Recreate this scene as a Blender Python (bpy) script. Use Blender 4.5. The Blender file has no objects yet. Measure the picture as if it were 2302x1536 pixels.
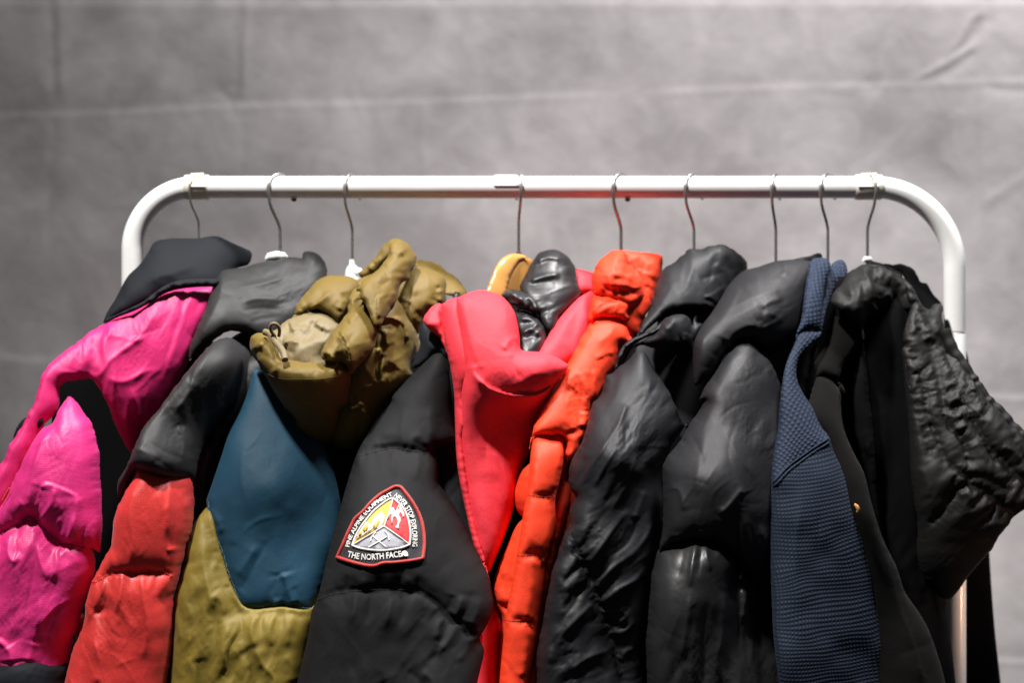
import bpy, bmesh, math, random
import numpy as np
from mathutils import Vector
from mathutils.geometry import delaunay_2d_cdt
from mathutils.bvhtree import BVHTree

# ---------------------------------------------------------------- camera, light, exposure
D, ZC, LENS = 1.92, 1.35, 60.0            # camera distance to the rail, camera height, lens
FPX = 2302 * LENS / 36.0
scene = bpy.context.scene
COL = scene.collection

cam = bpy.data.cameras.new("camera"); cam.lens = LENS; cam.sensor_width = 36.0
cam.clip_end = 100; cam.clip_start = 0.05
cam.dof.use_dof = True; cam.dof.focus_distance = D - 0.235; cam.dof.aperture_fstop = 3.5
camo = bpy.data.objects.new("camera", cam); COL.objects.link(camo)
camo.location = (0, -D, ZC); camo.rotation_euler = (math.radians(90), 0, 0)
scene.camera = camo

world = bpy.data.worlds.new("World"); scene.world = world; world.use_nodes = True
world.node_tree.nodes["Background"].inputs[0].default_value = (0.62, 0.64, 0.70, 1)
world.node_tree.nodes["Background"].inputs[1].default_value = 0.07

def area(name, loc, target, size, power, color):
    l = bpy.data.lights.new(name, 'AREA'); l.shape = 'DISK'; l.size = size; l.energy = power; l.color = color
    o = bpy.data.objects.new(name, l); COL.objects.link(o); o.location = loc
    o.rotation_euler = (Vector(target) - Vector(loc)).to_track_quat('-Z', 'Y').to_euler()
    return o
def spot(name, loc, target, angle, blend, radius, power, color):
    l = bpy.data.lights.new(name, 'SPOT'); l.spot_size = math.radians(angle); l.spot_blend = blend
    l.shadow_soft_size = radius; l.energy = power; l.color = color
    o = bpy.data.objects.new(name, l); COL.objects.link(o); o.location = loc
    o.rotation_euler = (Vector(target) - Vector(loc)).to_track_quat('-Z', 'Y').to_euler()
    return o
spot("key_lamp", (-0.72, -1.05, ZC + 2.3), (-0.02, -0.12, ZC + 0.17), 46, 1.0, 0.11, 660, (1.0, 0.97, 0.93))
spot("backdrop_lamp", (0.95, -0.05, ZC + 2.7), (0.58, 0.85, ZC - 0.08), 84, 1.0,  0.3, 900, (1.0, 0.968, 0.962))
spot("warm_lamp", (1.5, -0.70, ZC - 0.40), (0.5, 0.0, ZC - 0.24), 15, 1.0, 0.06, 30.0, (1.0, 0.52, 0.28))

scene.view_settings.view_transform = 'Standard'; scene.view_settings.look = 'None'
scene.view_settings.exposure = 0.0; scene.view_settings.gamma = 1.0
scene.view_settings.use_curve_mapping = False
scene.cycles.use_denoising = True
scene.cycles.max_bounces = 6; scene.cycles.caustics_reflective = False; scene.cycles.sample_clamp_indirect = 0.9; scene.cycles.blur_glossy = 1.5
scene.cycles.use_adaptive_sampling = False; scene.cycles.sampling_pattern = 'BLUE_NOISE'

# ---------------------------------------------------------------- measuring
ZOOM = dict(N=(0, 0, 1), A=(0, 380, 2.649), B=(0, 900, 2.416), C=(540, 380, 2.648), D=(560, 900, 2.416),
            E=(940, 380, 2.648), F=(1100, 900, 2.415), G=(1480, 360, 2.56), H=(1620, 900, 2.415),
            P=(0, 860, 2.273), Q=(560, 520, 4.2675), S=(740, 520, 4.519), T=(740, 1070, 6.983),
            U=(1840, 560, 3.84), V=(1400, 540, 4.267), W=(1280, 540, 3.657))
def pts(s):
    """'A 10,20 30,40! N 5,6' -> points in plan units and corner flags"""
    out, cor, z = [], [], ZOOM['N']
    for t in s.split():
        if t in ZOOM: z = ZOOM[t]; continue
        c = t.endswith('!'); a, b = t.rstrip('!').split(',')
        out.append((z[0] + float(a) / z[2], z[1] + float(b) / z[2])); cor.append(c)
    return np.array(out), cor
def wpt(u, v, n):
    """plan units (2 per mm at the rail) and nearness in mm -> world"""
    y = -np.asarray(n, float) / 1000.0
    s = (D + y) / FPX
    return np.stack([(np.asarray(u) - 1151) * s, y + 0 * s, ZC + (768 - np.asarray(v)) * s], -1)
def cat(P, closed, step, cor=None):
    """Catmull-Rom through P, resampled every step"""
    P = np.asarray(P, float); n = len(P); cor = cor or [False] * n
    segs = range(n if closed else n - 1); out = []
    for i in segs:
        p1, p2 = P[i], P[(i + 1) % n]
        p0 = P[i - 1] if (closed or i > 0) else 2 * p1 - p2
        p3 = P[(i + 2) % n] if (closed or i + 2 < n) else 2 * p2 - p1
        if cor[i]: p0 = 2 * p1 - p2
        if cor[(i + 1) % n]: p3 = 2 * p2 - p1
        L = np.linalg.norm(p2 - p1); k = max(1, int(round(L / step)))
        a = 0.5
        d1 = max(L, 1e-6) ** a; d0 = max(np.linalg.norm(p1 - p0), 1e-6) ** a; d2 = max(np.linalg.norm(p3 - p2), 1e-6) ** a
        m1 = d1 * ((p1 - p0) / d0 - (p2 - p0) / (d0 + d1) + (p2 - p1) / d1)
        m2 = d1 * ((p2 - p1) / d1 - (p3 - p1) / (d1 + d2) + (p3 - p2) / d2)
        t = (np.arange(k) / k)[:, None]
        out.append((2*t**3 - 3*t**2 + 1) * p1 + (t**3 - 2*t**2 + t) * m1 + (-2*t**3 + 3*t**2) * p2 + (t**3 - t**2) * m2)
    if not closed: out.append(P[-1:])
    return np.concatenate(out)
def line_dist(P, L):
    """distance, signed side, arc fraction, tangent of the nearest point on polyline L"""
    a, b = L[:-1], L[1:]; ab = b - a; ll = (ab ** 2).sum(1) + 1e-9
    cum = np.concatenate([[0], np.cumsum(np.sqrt(ll))])
    d2 = np.full(len(P), 1e18); fr = np.zeros(len(P)); tg = np.zeros((len(P), 2)); sg = np.ones(len(P))
    for i in range(len(a)):
        ap = P - a[i]; t = np.clip(ap @ ab[i] / ll[i], 0, 1)
        q = ap - t[:, None] * ab[i]; dd = (q ** 2).sum(1); m = dd < d2
        d2[m] = dd[m]; fr[m] = (cum[i] + t[m] * math.sqrt(ll[i])) / cum[-1]
        tg[m] = ab[i] / math.sqrt(ll[i]); sg[m] = np.sign(ab[i][0] * q[m, 1] - ab[i][1] * q[m, 0])
    return np.sqrt(d2), sg, fr, tg, cum[-1]
def inside(P, poly):
    x, y = P[:, 0], P[:, 1]; r = np.zeros(len(P), bool); q = np.roll(poly, -1, 0)
    for (x1, y1), (x2, y2) in zip(poly, q):
        if y1 == y2: continue
        c = (y1 > y) != (y2 > y)
        r ^= c & (x < (x2 - x1) * (y - y1) / (y2 - y1) + x1)
    return r
def hash2(ix, iy, seed):
    h = (ix.astype(np.int64) * 374761393 + iy.astype(np.int64) * 668265263 + seed * 974711) & 0xffffffff
    h = ((h ^ (h >> 13)) * 1274126177) & 0xffffffff
    return ((h ^ (h >> 16)) & 0xffff) / 32767.5 - 1
def vnoise(x, y, seed=0):
    ix, iy = np.floor(x), np.floor(y); fx, fy = x - ix, y - iy
    fx = fx * fx * (3 - 2 * fx); fy = fy * fy * (3 - 2 * fy)
    g = lambda a, b: hash2(ix + a, iy + b, seed)
    return (g(0, 0) * (1 - fx) + g(1, 0) * fx) * (1 - fy) + (g(0, 1) * (1 - fx) + g(1, 1) * fx) * fy
def sstep(x): x = np.clip(x, 0, 1); return x * x * (3 - 2 * x)

def depth_fn(spec):
    """'u,v:n ...' -> smooth nearness over the plan"""
    pz = []; z = ZOOM['N']
    for t in spec.split():
        if t in ZOOM: z = ZOOM[t]; continue
        p, n = t.split(':'); a, b = p.split(','); pz.append((z[0] + float(a) / z[2], z[1] + float(b) / z[2], float(n)))
    pz = np.array(pz); C, V = pz[:, :2] / 300.0, pz[:, 2]
    k = lambda A, B: np.sqrt(((A[:, None] - B[None]) ** 2).sum(-1) + 0.02)
    m = C.mean(0)
    sl, *_ = np.linalg.lstsq(C - m, V - V.mean(), rcond=0.3)      # no tilt across nearly aligned points
    lin = np.r_[V.mean(), sl]
    res = V - np.c_[np.ones(len(C)), C - m] @ lin
    w = np.linalg.solve(k(C, C) - 1e-6 * np.eye(len(C)), res) if len(C) > 3 else np.zeros(len(C))
    def f(P):
        Q = P / 300.0; r = np.c_[np.ones(len(Q)), Q - m] @ lin
        if len(C) > 3: r = r + k(Q, C) @ w
        return r
    return f

DENS = {}                                 # how creased each panel is, by seed
def self_area_points(X, F, m, rg):
    k = rg.integers(0, len(F), m); return X[F[k]].mean(1)
def knit_wave(X, su, sv, rot, rib):
    x, y = X[:, 0] / 1000, X[:, 1] / 1000; c, s_ = math.cos(rot), math.sin(rot)
    a, b = .5 + .5 * np.sin(6.28319 * su * (x * c - y * s_)), .5 + .5 * np.sin(6.28319 * sv * (x * s_ + y * c))
    return a * np.sqrt(np.sqrt(b)) if rib else a * b
HS, ELS, PUCK = 0.68, 0.52, 1.1
AMP, FINE, PRESS = 0.7, 0.5, 0.02
WR = {}                                   # wrinkle direction (degrees) and spare length across it, by panel seed
def spread(P, Q, W, r):
    """carry vectors W at points Q over to points P"""
    out = np.zeros((len(P), W.shape[1]))
    for k in range(0, len(P), 1500):
        d2 = ((P[k:k + 1500, None] - Q[None]) ** 2).sum(-1); w = np.exp(-d2 / (r * r)) + 1e-9 / (1 + d2)
        out[k:k + 1500] = (w @ W) / w.sum(1)[:, None]
    return out
def relax(s, X, Yt, Yf, E, OP, val, bd, base, edge, seam_d, cr, seed, outline, depth, H, ell, seams, strokes, g, noise, nsc, free, sa):
    """let the cloth settle: nearly inextensible, with spare length, held loosely to the filled shape"""
    it, gi, gs, beta, kap, wS = cr[:6]
    n = len(X); i, j = E[:, 0], E[:, 1]; Y = Yt.copy()
    if g < 9:                                                # big folds first, on a coarse cloth
        c = Panel(outline, depth, H, ell, 0, seams, strokes, 13.0, (it * 2, gi, gs, beta, kap, wS), seed, noise, nsc, free, sa=sa, coarse=True)
        W = spread(X, c.P2, c.W, 10.0); Y += W * np.clip(edge * 1.5, 0, 1)[:, None]
    ref = Y.copy()
    rng = np.random.default_rng(seed); nz = rng.normal(0, 1, n)
    for _ in range(2): nz = 0.5 * nz + 0.5 * (np.bincount(i, nz[j], n) + np.bincount(j, nz[i], n)) / val
    Y[:, 2] += nz * (0.10 * g if g > 9 else 0.05 * g) * edge
    src = Yf if g > 9 else ref
    if g < 9: wS = wS * 0.6; gs = gs * 0.8; beta = 0.05
    ex, ey = src[i] - src[j], src[OP[:, 0]] - src[OP[:, 1]]
    L0, L1 = np.linalg.norm(ex, axis=1), np.linalg.norm(ey, axis=1)
    gf = gi if g > 9 else gi * FINE
    gE = np.full(len(E), gf); gO = np.full(len(OP), gf); pin = bd.astype(float)
    var = 0.15 + 1.6 * np.clip(vnoise(X[:, 0] / 60, X[:, 1] / 60, seed + 40) + 0.45, 0, 1.4) * 0.8
    for d, tg, fr, ln, sm in seam_d:
        f = gs * np.exp(-d / wS)
        for (a_, b_, g_, e_) in ((i, j, gE, ex), (OP[:, 0], OP[:, 1], gO, ey)):
            q = (e_[:, :2] * tg[a_]).sum(1) ** 2 / ((e_ ** 2).sum(1) + 1e-9); g_ += 0.5 * (f[a_] + f[b_]) * q
        pin = np.maximum(pin, 0.5 * np.exp(-(d / g) ** 2))
    wd, wa = WR.get(seed, (100, 0.012)); wa = wa if g > 9 else wa * FINE
    nv = np.array([-math.sin(math.radians(wd)), math.cos(math.radians(wd))])
    for g_, e_ in ((gE, ex), (gO, ey)): g_ += wa * (e_[:, :2] @ nv) ** 2 / ((e_ ** 2).sum(1) + 1e-9)
    var = var * (0.25 + 0.75 * edge)
    gE *= 0.5 * (var[i] + var[j]); gO *= 0.5 * (var[OP[:, 0]] + var[OP[:, 1]])
    T0, T1 = L0 * (1 + gE), L1 * (1 + gO)
    m0 = (1 - pin)[:, None]; prev = Y.copy()
    for q in range(it):
        cor_ = np.zeros((n, 3))
        for a_, b_, T_, st_ in ((i, j, T0, 0.5), (OP[:, 0], OP[:, 1], T1, beta)):
            dv = Y[b_] - Y[a_]; l = np.linalg.norm(dv, axis=1) + 1e-9; m = dv * (st_ * (l - T_) / l)[:, None]
            for k in range(3): cor_[:, k] += np.bincount(a_, m[:, k], n) - np.bincount(b_, m[:, k], n)
        new = Y + cor_ / (val * 0.5)[:, None] * m0
        new[:, 2] += PRESS * edge * m0[:, 0]
        vel = (Y - prev) * 0.55 * m0; prev = Y
        Y = new + vel
        Y += (ref - Y) * kap * np.maximum(m0, 0) + (ref - Y) * (1 - m0) * 0.5
        Y[bd] = ref[bd]
    if g < 9:                                                # filling keeps the valleys shallow
        zs = Y[:, 2].copy()
        for _ in range(14): zs = 0.4 * zs + 0.6 * (np.bincount(i, zs[j], n) + np.bincount(j, zs[i], n)) / val
        dz = Y[:, 2] - zs; lim = 1.5 * max(sa, .6)
        Y[:, 2] = np.where(dz < 0, zs - lim * np.tanh(-dz / lim), Y[:, 2])
        Y[bd] = ref[bd]
        nearb = (np.bincount(i, bd[j], n) + np.bincount(j, bd[i], n) > 0) & ~bd
        av = np.stack([(np.bincount(i, Y[j, k], n) + np.bincount(j, Y[i, k], n)) / val for k in range(3)], 1); Y[nearb] = .5 * Y[nearb] + .5 * av[nearb]
    return Y

class Panel:
    """a puffed cloth panel: outline, nearness, filling, seams, folds; closed front and back"""
    def __init__(s, outline, depth, H=30, ell=55, Hb=25, seams=(), strokes=(), g=5.0, cr=None, seed=1, noise=0.0, nsc=60, free=(), rib=None, sa=1.0, coarse=False):
        if not coarse: H, ell = (H * HS, max(ell * ELS, 11)) if sa < 2 else (H * .82, ell * .62)
        if cr and g == 5.0 and DENS.get(seed, 1) >= .7: g = 4.0
        P, cor = pts(outline); B = cat(P, True, g, cor); nb = len(B)
        if cr and DENS.get(seed, 1) >= .8:                   # cloth edges are never quite clean
            nrm = np.roll(B, -1, 0) - np.roll(B, 1, 0); nrm = np.c_[-nrm[:, 1], nrm[:, 0]] / (np.linalg.norm(nrm, axis=1)[:, None] + 1e-9)
            B = B + nrm * (1.5 * vnoise(B[:, 0] / 17, B[:, 1] / 17, seed + 5) + 1.0 * vnoise(B[:, 0] / 8, B[:, 1] / 8, seed + 6))[:, None]
        lo, hi = B.min(0), B.max(0)
        rows = []
        for j, v in enumerate(np.arange(lo[1] + g * .5, hi[1], g * 0.866)):
            u = np.arange(lo[0] + (j % 2) * g / 2, hi[0], g); rows.append(np.c_[u, np.full(len(u), v)])
        I = np.concatenate(rows); I = I[inside(I, B)]
        I = I + np.c_[hash2(I[:, 0] * 7, I[:, 1] * 7, 3), hash2(I[:, 0] * 7, I[:, 1] * 7, 5)] * g * 0.08
        dB = line_dist(I, np.r_[B, B[:1]])[0]; I = I[dB > 0.55 * g]
        X = np.r_[B, I]
        r = delaunay_2d_cdt([Vector(p) for p in X], [(i, (i + 1) % nb) for i in range(nb)], [], 1, 1e-5)
        X = np.array([(p.x, p.y) for p in r[0]]); F = np.array([f for f in r[2] if len(f) == 3], int)
        a, b, c = X[F[:, 0]], X[F[:, 1]], X[F[:, 2]]
        ar = (b[:, 0]-a[:, 0])*(c[:, 1]-a[:, 1]) - (b[:, 1]-a[:, 1])*(c[:, 0]-a[:, 0])
        F[ar > 0] = F[ar > 0][:, ::-1]        # face the viewer
        E = np.sort(np.r_[F[:, [0, 1]], F[:, [1, 2]], F[:, [2, 0]]], 1)
        key = E[:, 0] * len(X) + E[:, 1]; uk, inv, cnt = np.unique(key, return_inverse=True, return_counts=True)
        E = np.c_[uk // len(X), uk % len(X)]
        bd = np.zeros(len(X), bool); bd[E[cnt == 1].ravel()] = True
        opp = np.r_[F[:, 2], F[:, 0], F[:, 1]]; o = np.argsort(inv, kind='stable'); st = np.concatenate([[0], np.cumsum(cnt)[:-1]])
        two = cnt == 2; OP = np.c_[opp[o[st[two]]], opp[o[st[two] + 1]]]
        n = len(X); i, j = E[:, 0], E[:, 1]; val = np.bincount(E.ravel(), minlength=n).astype(float)
        # --- filling pressure: screened Poisson
        K = np.zeros(n); KC = np.zeros(n); self_seams = []
        for sm in seams:
            L = cat(pts(sm[0])[0], False, g); d, sg, fr, tg, ln = line_dist(X, L)
            c = sm[1] if len(sm) > 1 else 0.15; k = sm[2] if len(sm) > 2 else 1.5
            w = np.exp(-(d / (0.75 * g)) ** 2) * k; K += w; KC += w * c * ell * ell; self_seams.append((d, tg, fr, ln, sm))
        dirich = bd.copy()
        for fs in free:                                    # edges that stay open (run on unpuffed)
            L = cat(pts(fs)[0], False, g); d = line_dist(X, L)[0]; dirich &= ~(d < 2.2 * g)
        h2 = g * g * 1.5
        diag = val + h2 / ell ** 2 + K
        rhs = np.full(n, h2) + KC
        def Aop(x):
            y = diag * x - (np.bincount(i, x[j], n) + np.bincount(j, x[i], n)); y[dirich] = 0; return y
        phi = np.zeros(n); rr = rhs.copy(); rr[dirich] = 0; rr -= Aop(phi); z = rr / diag; p = z.copy(); rz = rr @ z
        for _ in range(400):
            Ap = Aop(p); al = rz / max(p @ Ap, 1e-20); phi += al * p; rr -= al * Ap
            z = rr / diag; rz2 = rr @ z
            if rz2 < 1e-8: break
            p = z + (rz2 / rz) * p; rz = rz2
        puff = np.sqrt(np.clip(phi, 0, None)) / ell
        base = depth_fn(depth)(X); h = H * puff
        h0 = h.copy()
        edge = sstep(puff / 0.45)
        for sk in strokes:
            kind, amp, w = sk[0], sk[1], sk[2]
            L = cat(pts(sk[3])[0], False, g); d, sg, fr, tg, ln = line_dist(X, L)
            t0, t1 = sk[4] if len(sk) > 4 else (0.3, 0.3)
            tp = np.ones(n)
            if t0 > 0: tp *= sstep(fr / t0)
            if t1 > 0: tp *= sstep((1 - fr) / t1)
            if kind == 'r': q = 1.15 * np.exp(-(np.sqrt(d * d + 9) - 3) / (0.75 * w))
            elif kind == 'v': q = -np.exp(-(d / w))
            elif kind == 's': q = np.where(sg > 0, 1, 0) * np.exp(-(d / w) ** 1.5) ; q = np.where((sg > 0), q * sstep((d + 1) / (1.2 * g)), 0)
            elif kind == 'w': q = np.exp(-(d / w) ** 1.4) * np.cos(d / w * 2.6)
            h = h + sa * AMP * {'v': .6, 's': .65, 'r': .95}.get(kind, 1) * amp * q * tp * edge
        hc = np.zeros(n); ds, (wd_, _) = DENS.get(seed, 1.0), WR.get(seed, (100, 0)); rg = np.random.default_rng(seed * 7 + 1)
        def crease(p_, dv, L_, bow, w2, a_, one_end=False):
            nv_ = np.array([-dv[1], dv[0]]); q_ = (X - p_) @ dv; r_ = (X - p_) @ nv_
            lo_ = -g if one_end else -L_ * .5
            idx = np.where((q_ > lo_) & (q_ < (L_ if one_end else L_ * .5)) & (abs(r_) < w2 * 4 + abs(bow)))[0]
            if len(idx) == 0: return
            if one_end: t = np.clip(q_[idx] / L_, 0, 1); tp = (1 - t) ** 1.5; dd = r_[idx] - bow * t * t; ww = w2 * (.6 + .9 * t)
            else: t = q_[idx] / L_; tp = 1 - 4 * t * t; dd = r_[idx] - bow * tp; ww = w2
            side = np.where(dd > 0, 1.0, 1.9)                # one flank steeper than the other
            hc[idx] += a_ * tp * np.exp(-abs(dd) * side / ww) * edge[idx]
        if cr and g < 9:
            if ds:                                           # sharp creases worn into the cloth
                for cell, ln_, w_, am in ((95, 160, 9, 1.25), (50, 75, 5.0, .75)):
                    for p_ in self_area_points(X, F, int(ds * len(F) * 0.43 * g * g / cell ** 2), rg):
                        an = math.radians(wd_ + rg.normal(0, 24)); L_ = ln_ * rg.uniform(.5, 1.5)
                        crease(p_, np.array([math.cos(an), math.sin(an)]), L_, rg.normal(0, .10) * L_, w_ * rg.uniform(.7, 1.6), am * sa ** .6 * rg.uniform(.4, 1.3) * (1 if rg.random() < .6 else -1))
            for sm in seams:                                 # puckers drawn in by the stitching
                kk = sm[2] if len(sm) > 2 else 1.5
                if ds == 0: continue
                C_ = cat(pts(sm[0])[0], False, 2.0); T_ = np.gradient(C_, axis=0); T_ /= np.linalg.norm(T_, axis=1)[:, None] + 1e-9
                for sg_ in (1, -1):
                    k_ = 0.0
                    while k_ < len(C_) - 1:
                        p_, t_ = C_[int(k_)], T_[int(k_)]; an = rg.normal(0, .35)
                        dv = np.array([-t_[1], t_[0]]) * sg_; dv = dv * math.cos(an) + t_ * math.sin(an)
                        crease(p_, dv, rg.uniform(22, 62), rg.normal(0, 4), rg.uniform(3.6, 6.5), PUCK * min(kk, 1.2) * rg.uniform(.4, 1.3) * (1 if rg.random() < .55 else -1), True)
                        k_ += rg.uniform(4.0, 9.0)
        if noise:
            q = vnoise(X[:, 0] / nsc, X[:, 1] / nsc, seed) + 0.5 * vnoise(X[:, 0] / nsc * 2.1, X[:, 1] / nsc * 2.1, seed + 9)
            h = h + noise * q * edge
        Y = np.c_[X * (D / FPX * 1000), base + h]           # mm
        Y[:, :2] *= ((D * 1000 - base) / (D * 1000))[:, None]
        Yt = Y.copy()
        if cr:
            flatY = np.c_[X * (D / FPX * 1000) * ((D * 1000 - base) / (D * 1000))[:, None], base + h0]
            Y = relax(s, X, Y, flatY, E, OP, val, bd, base, edge, self_seams, cr, seed, outline, depth, H, ell, seams, strokes, g, noise, nsc, free, sa)
        Y[:, 2] += hc
        Xk = X
        if rib: Xk = X + np.c_[9 * vnoise(X[:, 0] / 120, X[:, 1] / 120, 71) + 4 * vnoise(X[:, 0] / 45, X[:, 1] / 50, 72), 9 * vnoise(X[:, 0] / 130, X[:, 1] / 110, 73) + 4 * vnoise(X[:, 0] / 50, X[:, 1] / 42, 74)]
        for rb in (rib or ()):                               # knit stitches, on one side of a seam line
            m_ = np.ones(n)
            if len(rb) > 5: dd, sd, *_ = line_dist(X, cat(pts(rb[5])[0], False, g)); m_ = sstep(dd / 6) * (sd * rb[6] > 0)
            Y[:, 2] += rb[0] * knit_wave(Xk, *rb[1:5]) * np.clip(edge * 2, 0, 1) * m_
        # world, metres; displacement is straight towards the front, not along sight lines
        s.front = np.c_[Y[:, 0] - 0, -Y[:, 2], -Y[:, 1]] / 1000.0
        k0 = (D / FPX)
        sc = (D - base / 1000.0) / D
        s.front[:, 0] -= 1151 * k0 * sc; s.front[:, 2] += ZC + 768 * k0 * sc
        bk = wpt(X[:, 0], X[:, 1], base - Hb * np.sqrt(np.clip(phi, 0, None)) / ell)
        bw = wpt(X[:, 0], X[:, 1], base); bk[:, 0] = bw[:, 0]; bk[:, 2] = bw[:, 2]
        inn = np.where(~bd)[0]; mp = np.arange(n); mp[inn] = n + np.arange(len(inn))
        s.V = np.r_[s.front, bk[inn]]; s.F = np.r_[F, mp[F][:, ::-1]]; s.X = np.r_[Xk, Xk[inn]]
        s.Ff = F
        s.W = None if not cr else Y - Yt
        s.P2 = X

def mesh_obj(name, panels, mat, parent=None, smooth=True, split=None):
    if not isinstance(panels, (list, tuple)): panels = [panels]
    V, F, UV, k = [], [], [], 0
    for p in panels:
        V.append(p.V); F.append(np.asarray(p.F) + k); UV.append(p.X); k += len(p.V)
    V = np.concatenate(V); F = np.concatenate(F); UV = np.concatenate(UV)
    if parent is not None: V = V - np.array(world_loc(parent))
    me = bpy.data.meshes.new(name); nf = F.shape[1]
    me.vertices.add(len(V)); me.vertices.foreach_set('co', V.astype(np.float32).ravel())
    me.loops.add(F.size); me.loops.foreach_set('vertex_index', F.astype(np.int32).ravel())
    me.polygons.add(len(F)); me.polygons.foreach_set('loop_start', np.arange(0, F.size, nf, dtype=np.int32))
    me.polygons.foreach_set('loop_total', np.full(len(F), nf, dtype=np.int32))
    me.update(calc_edges=True); me.validate()
    uv = me.uv_layers.new(name='cloth')
    uv.data.foreach_set('uv', (UV[F.ravel()] / 1000.0).astype(np.float32).ravel())
    if smooth: me.polygons.foreach_set('use_smooth', np.ones(len(F), bool))
    me.materials.append(mat)
    if split:                                                # a second cloth beyond the seam line
        me.materials.append(split[0]); cen = UV[F].mean(1); dd, sd, *_ = line_dist(cen, cat(pts(split[1])[0], False, 5))
        me.polygons.foreach_set('material_index', (sd * split[2] > 0).astype(np.int32))
    o = bpy.data.objects.new(name, me); COL.objects.link(o)
    if parent is not None: o.parent = parent
    return o
def world_loc(o):
    v = Vector((0, 0, 0))
    while o is not None: v += o.location; o = o.parent
    return v
class Geo:
    """loose collector of tubes, boxes and flat pieces for one mesh"""
    def __init__(s): s.v, s.f = [], []
    def tube(s, P, r, n=10, caps=True):
        P = np.asarray(P, float); r = np.full(len(P), r) if np.isscalar(r) else np.asarray(r)
        T = np.gradient(P, axis=0); T /= np.linalg.norm(T, axis=1)[:, None] + 1e-12
        up = np.array([0, 0, 1.0]) if abs(T[0][2]) < 0.9 else np.array([0, 1.0, 0])
        u = np.cross(T[0], up); u /= np.linalg.norm(u); k0 = len(s.v)
        for q in range(len(P)):
            u = u - T[q] * (u @ T[q]); u /= np.linalg.norm(u); w = np.cross(T[q], u)
            for a in range(n):
                t = 2 * math.pi * a / n; s.v.append(P[q] + r[q] * (math.cos(t) * u + math.sin(t) * w))
        for q in range(len(P) - 1):
            for a in range(n):
                b = (a + 1) % n; s.f.append((k0+q*n+a, k0+q*n+b, k0+(q+1)*n+b, k0+(q+1)*n+a))
        if caps:
            for q0, rev in ((k0, True), (k0 + (len(P) - 1) * n, False)):
                k1 = len(s.v); s.v += [s.v[q0 + a].copy() for a in range(n)]; f = tuple(range(k1, k1 + n)); s.f.append(f[::-1] if rev else f)
        return s
    def raw(s, V, F):
        k = len(s.v); s.v += [np.asarray(p, float) for p in V]; s.f += [tuple(int(a) + k for a in f) for f in F]; return s
    def build(s, name, mat, parent=None, smooth=True, bevel=0):
        V = np.array(s.v)
        if parent is not None: V = V - np.array(world_loc(parent))
        me = bpy.data.meshes.new(name); me.from_pydata([tuple(p) for p in V], [], s.f); me.update()
        if smooth: me.polygons.foreach_set('use_smooth', np.ones(len(me.polygons), bool))
        me.materials.append(mat); o = bpy.data.objects.new(name, me); COL.objects.link(o)
        if parent is not None: o.parent = parent
        if bevel:
            m = o.modifiers.new('bevel', 'BEVEL'); m.width = bevel; m.segments = 2; m.limit_method = 'ANGLE'
        return o
def thing(name, label, cat_, loc, group=None):
    o = bpy.data.objects.new(name, None); COL.objects.link(o); o.location = loc; o.empty_display_size = .05
    o['label'] = label; o['category'] = cat_
    if group: o['group'] = group
    return o

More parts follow.
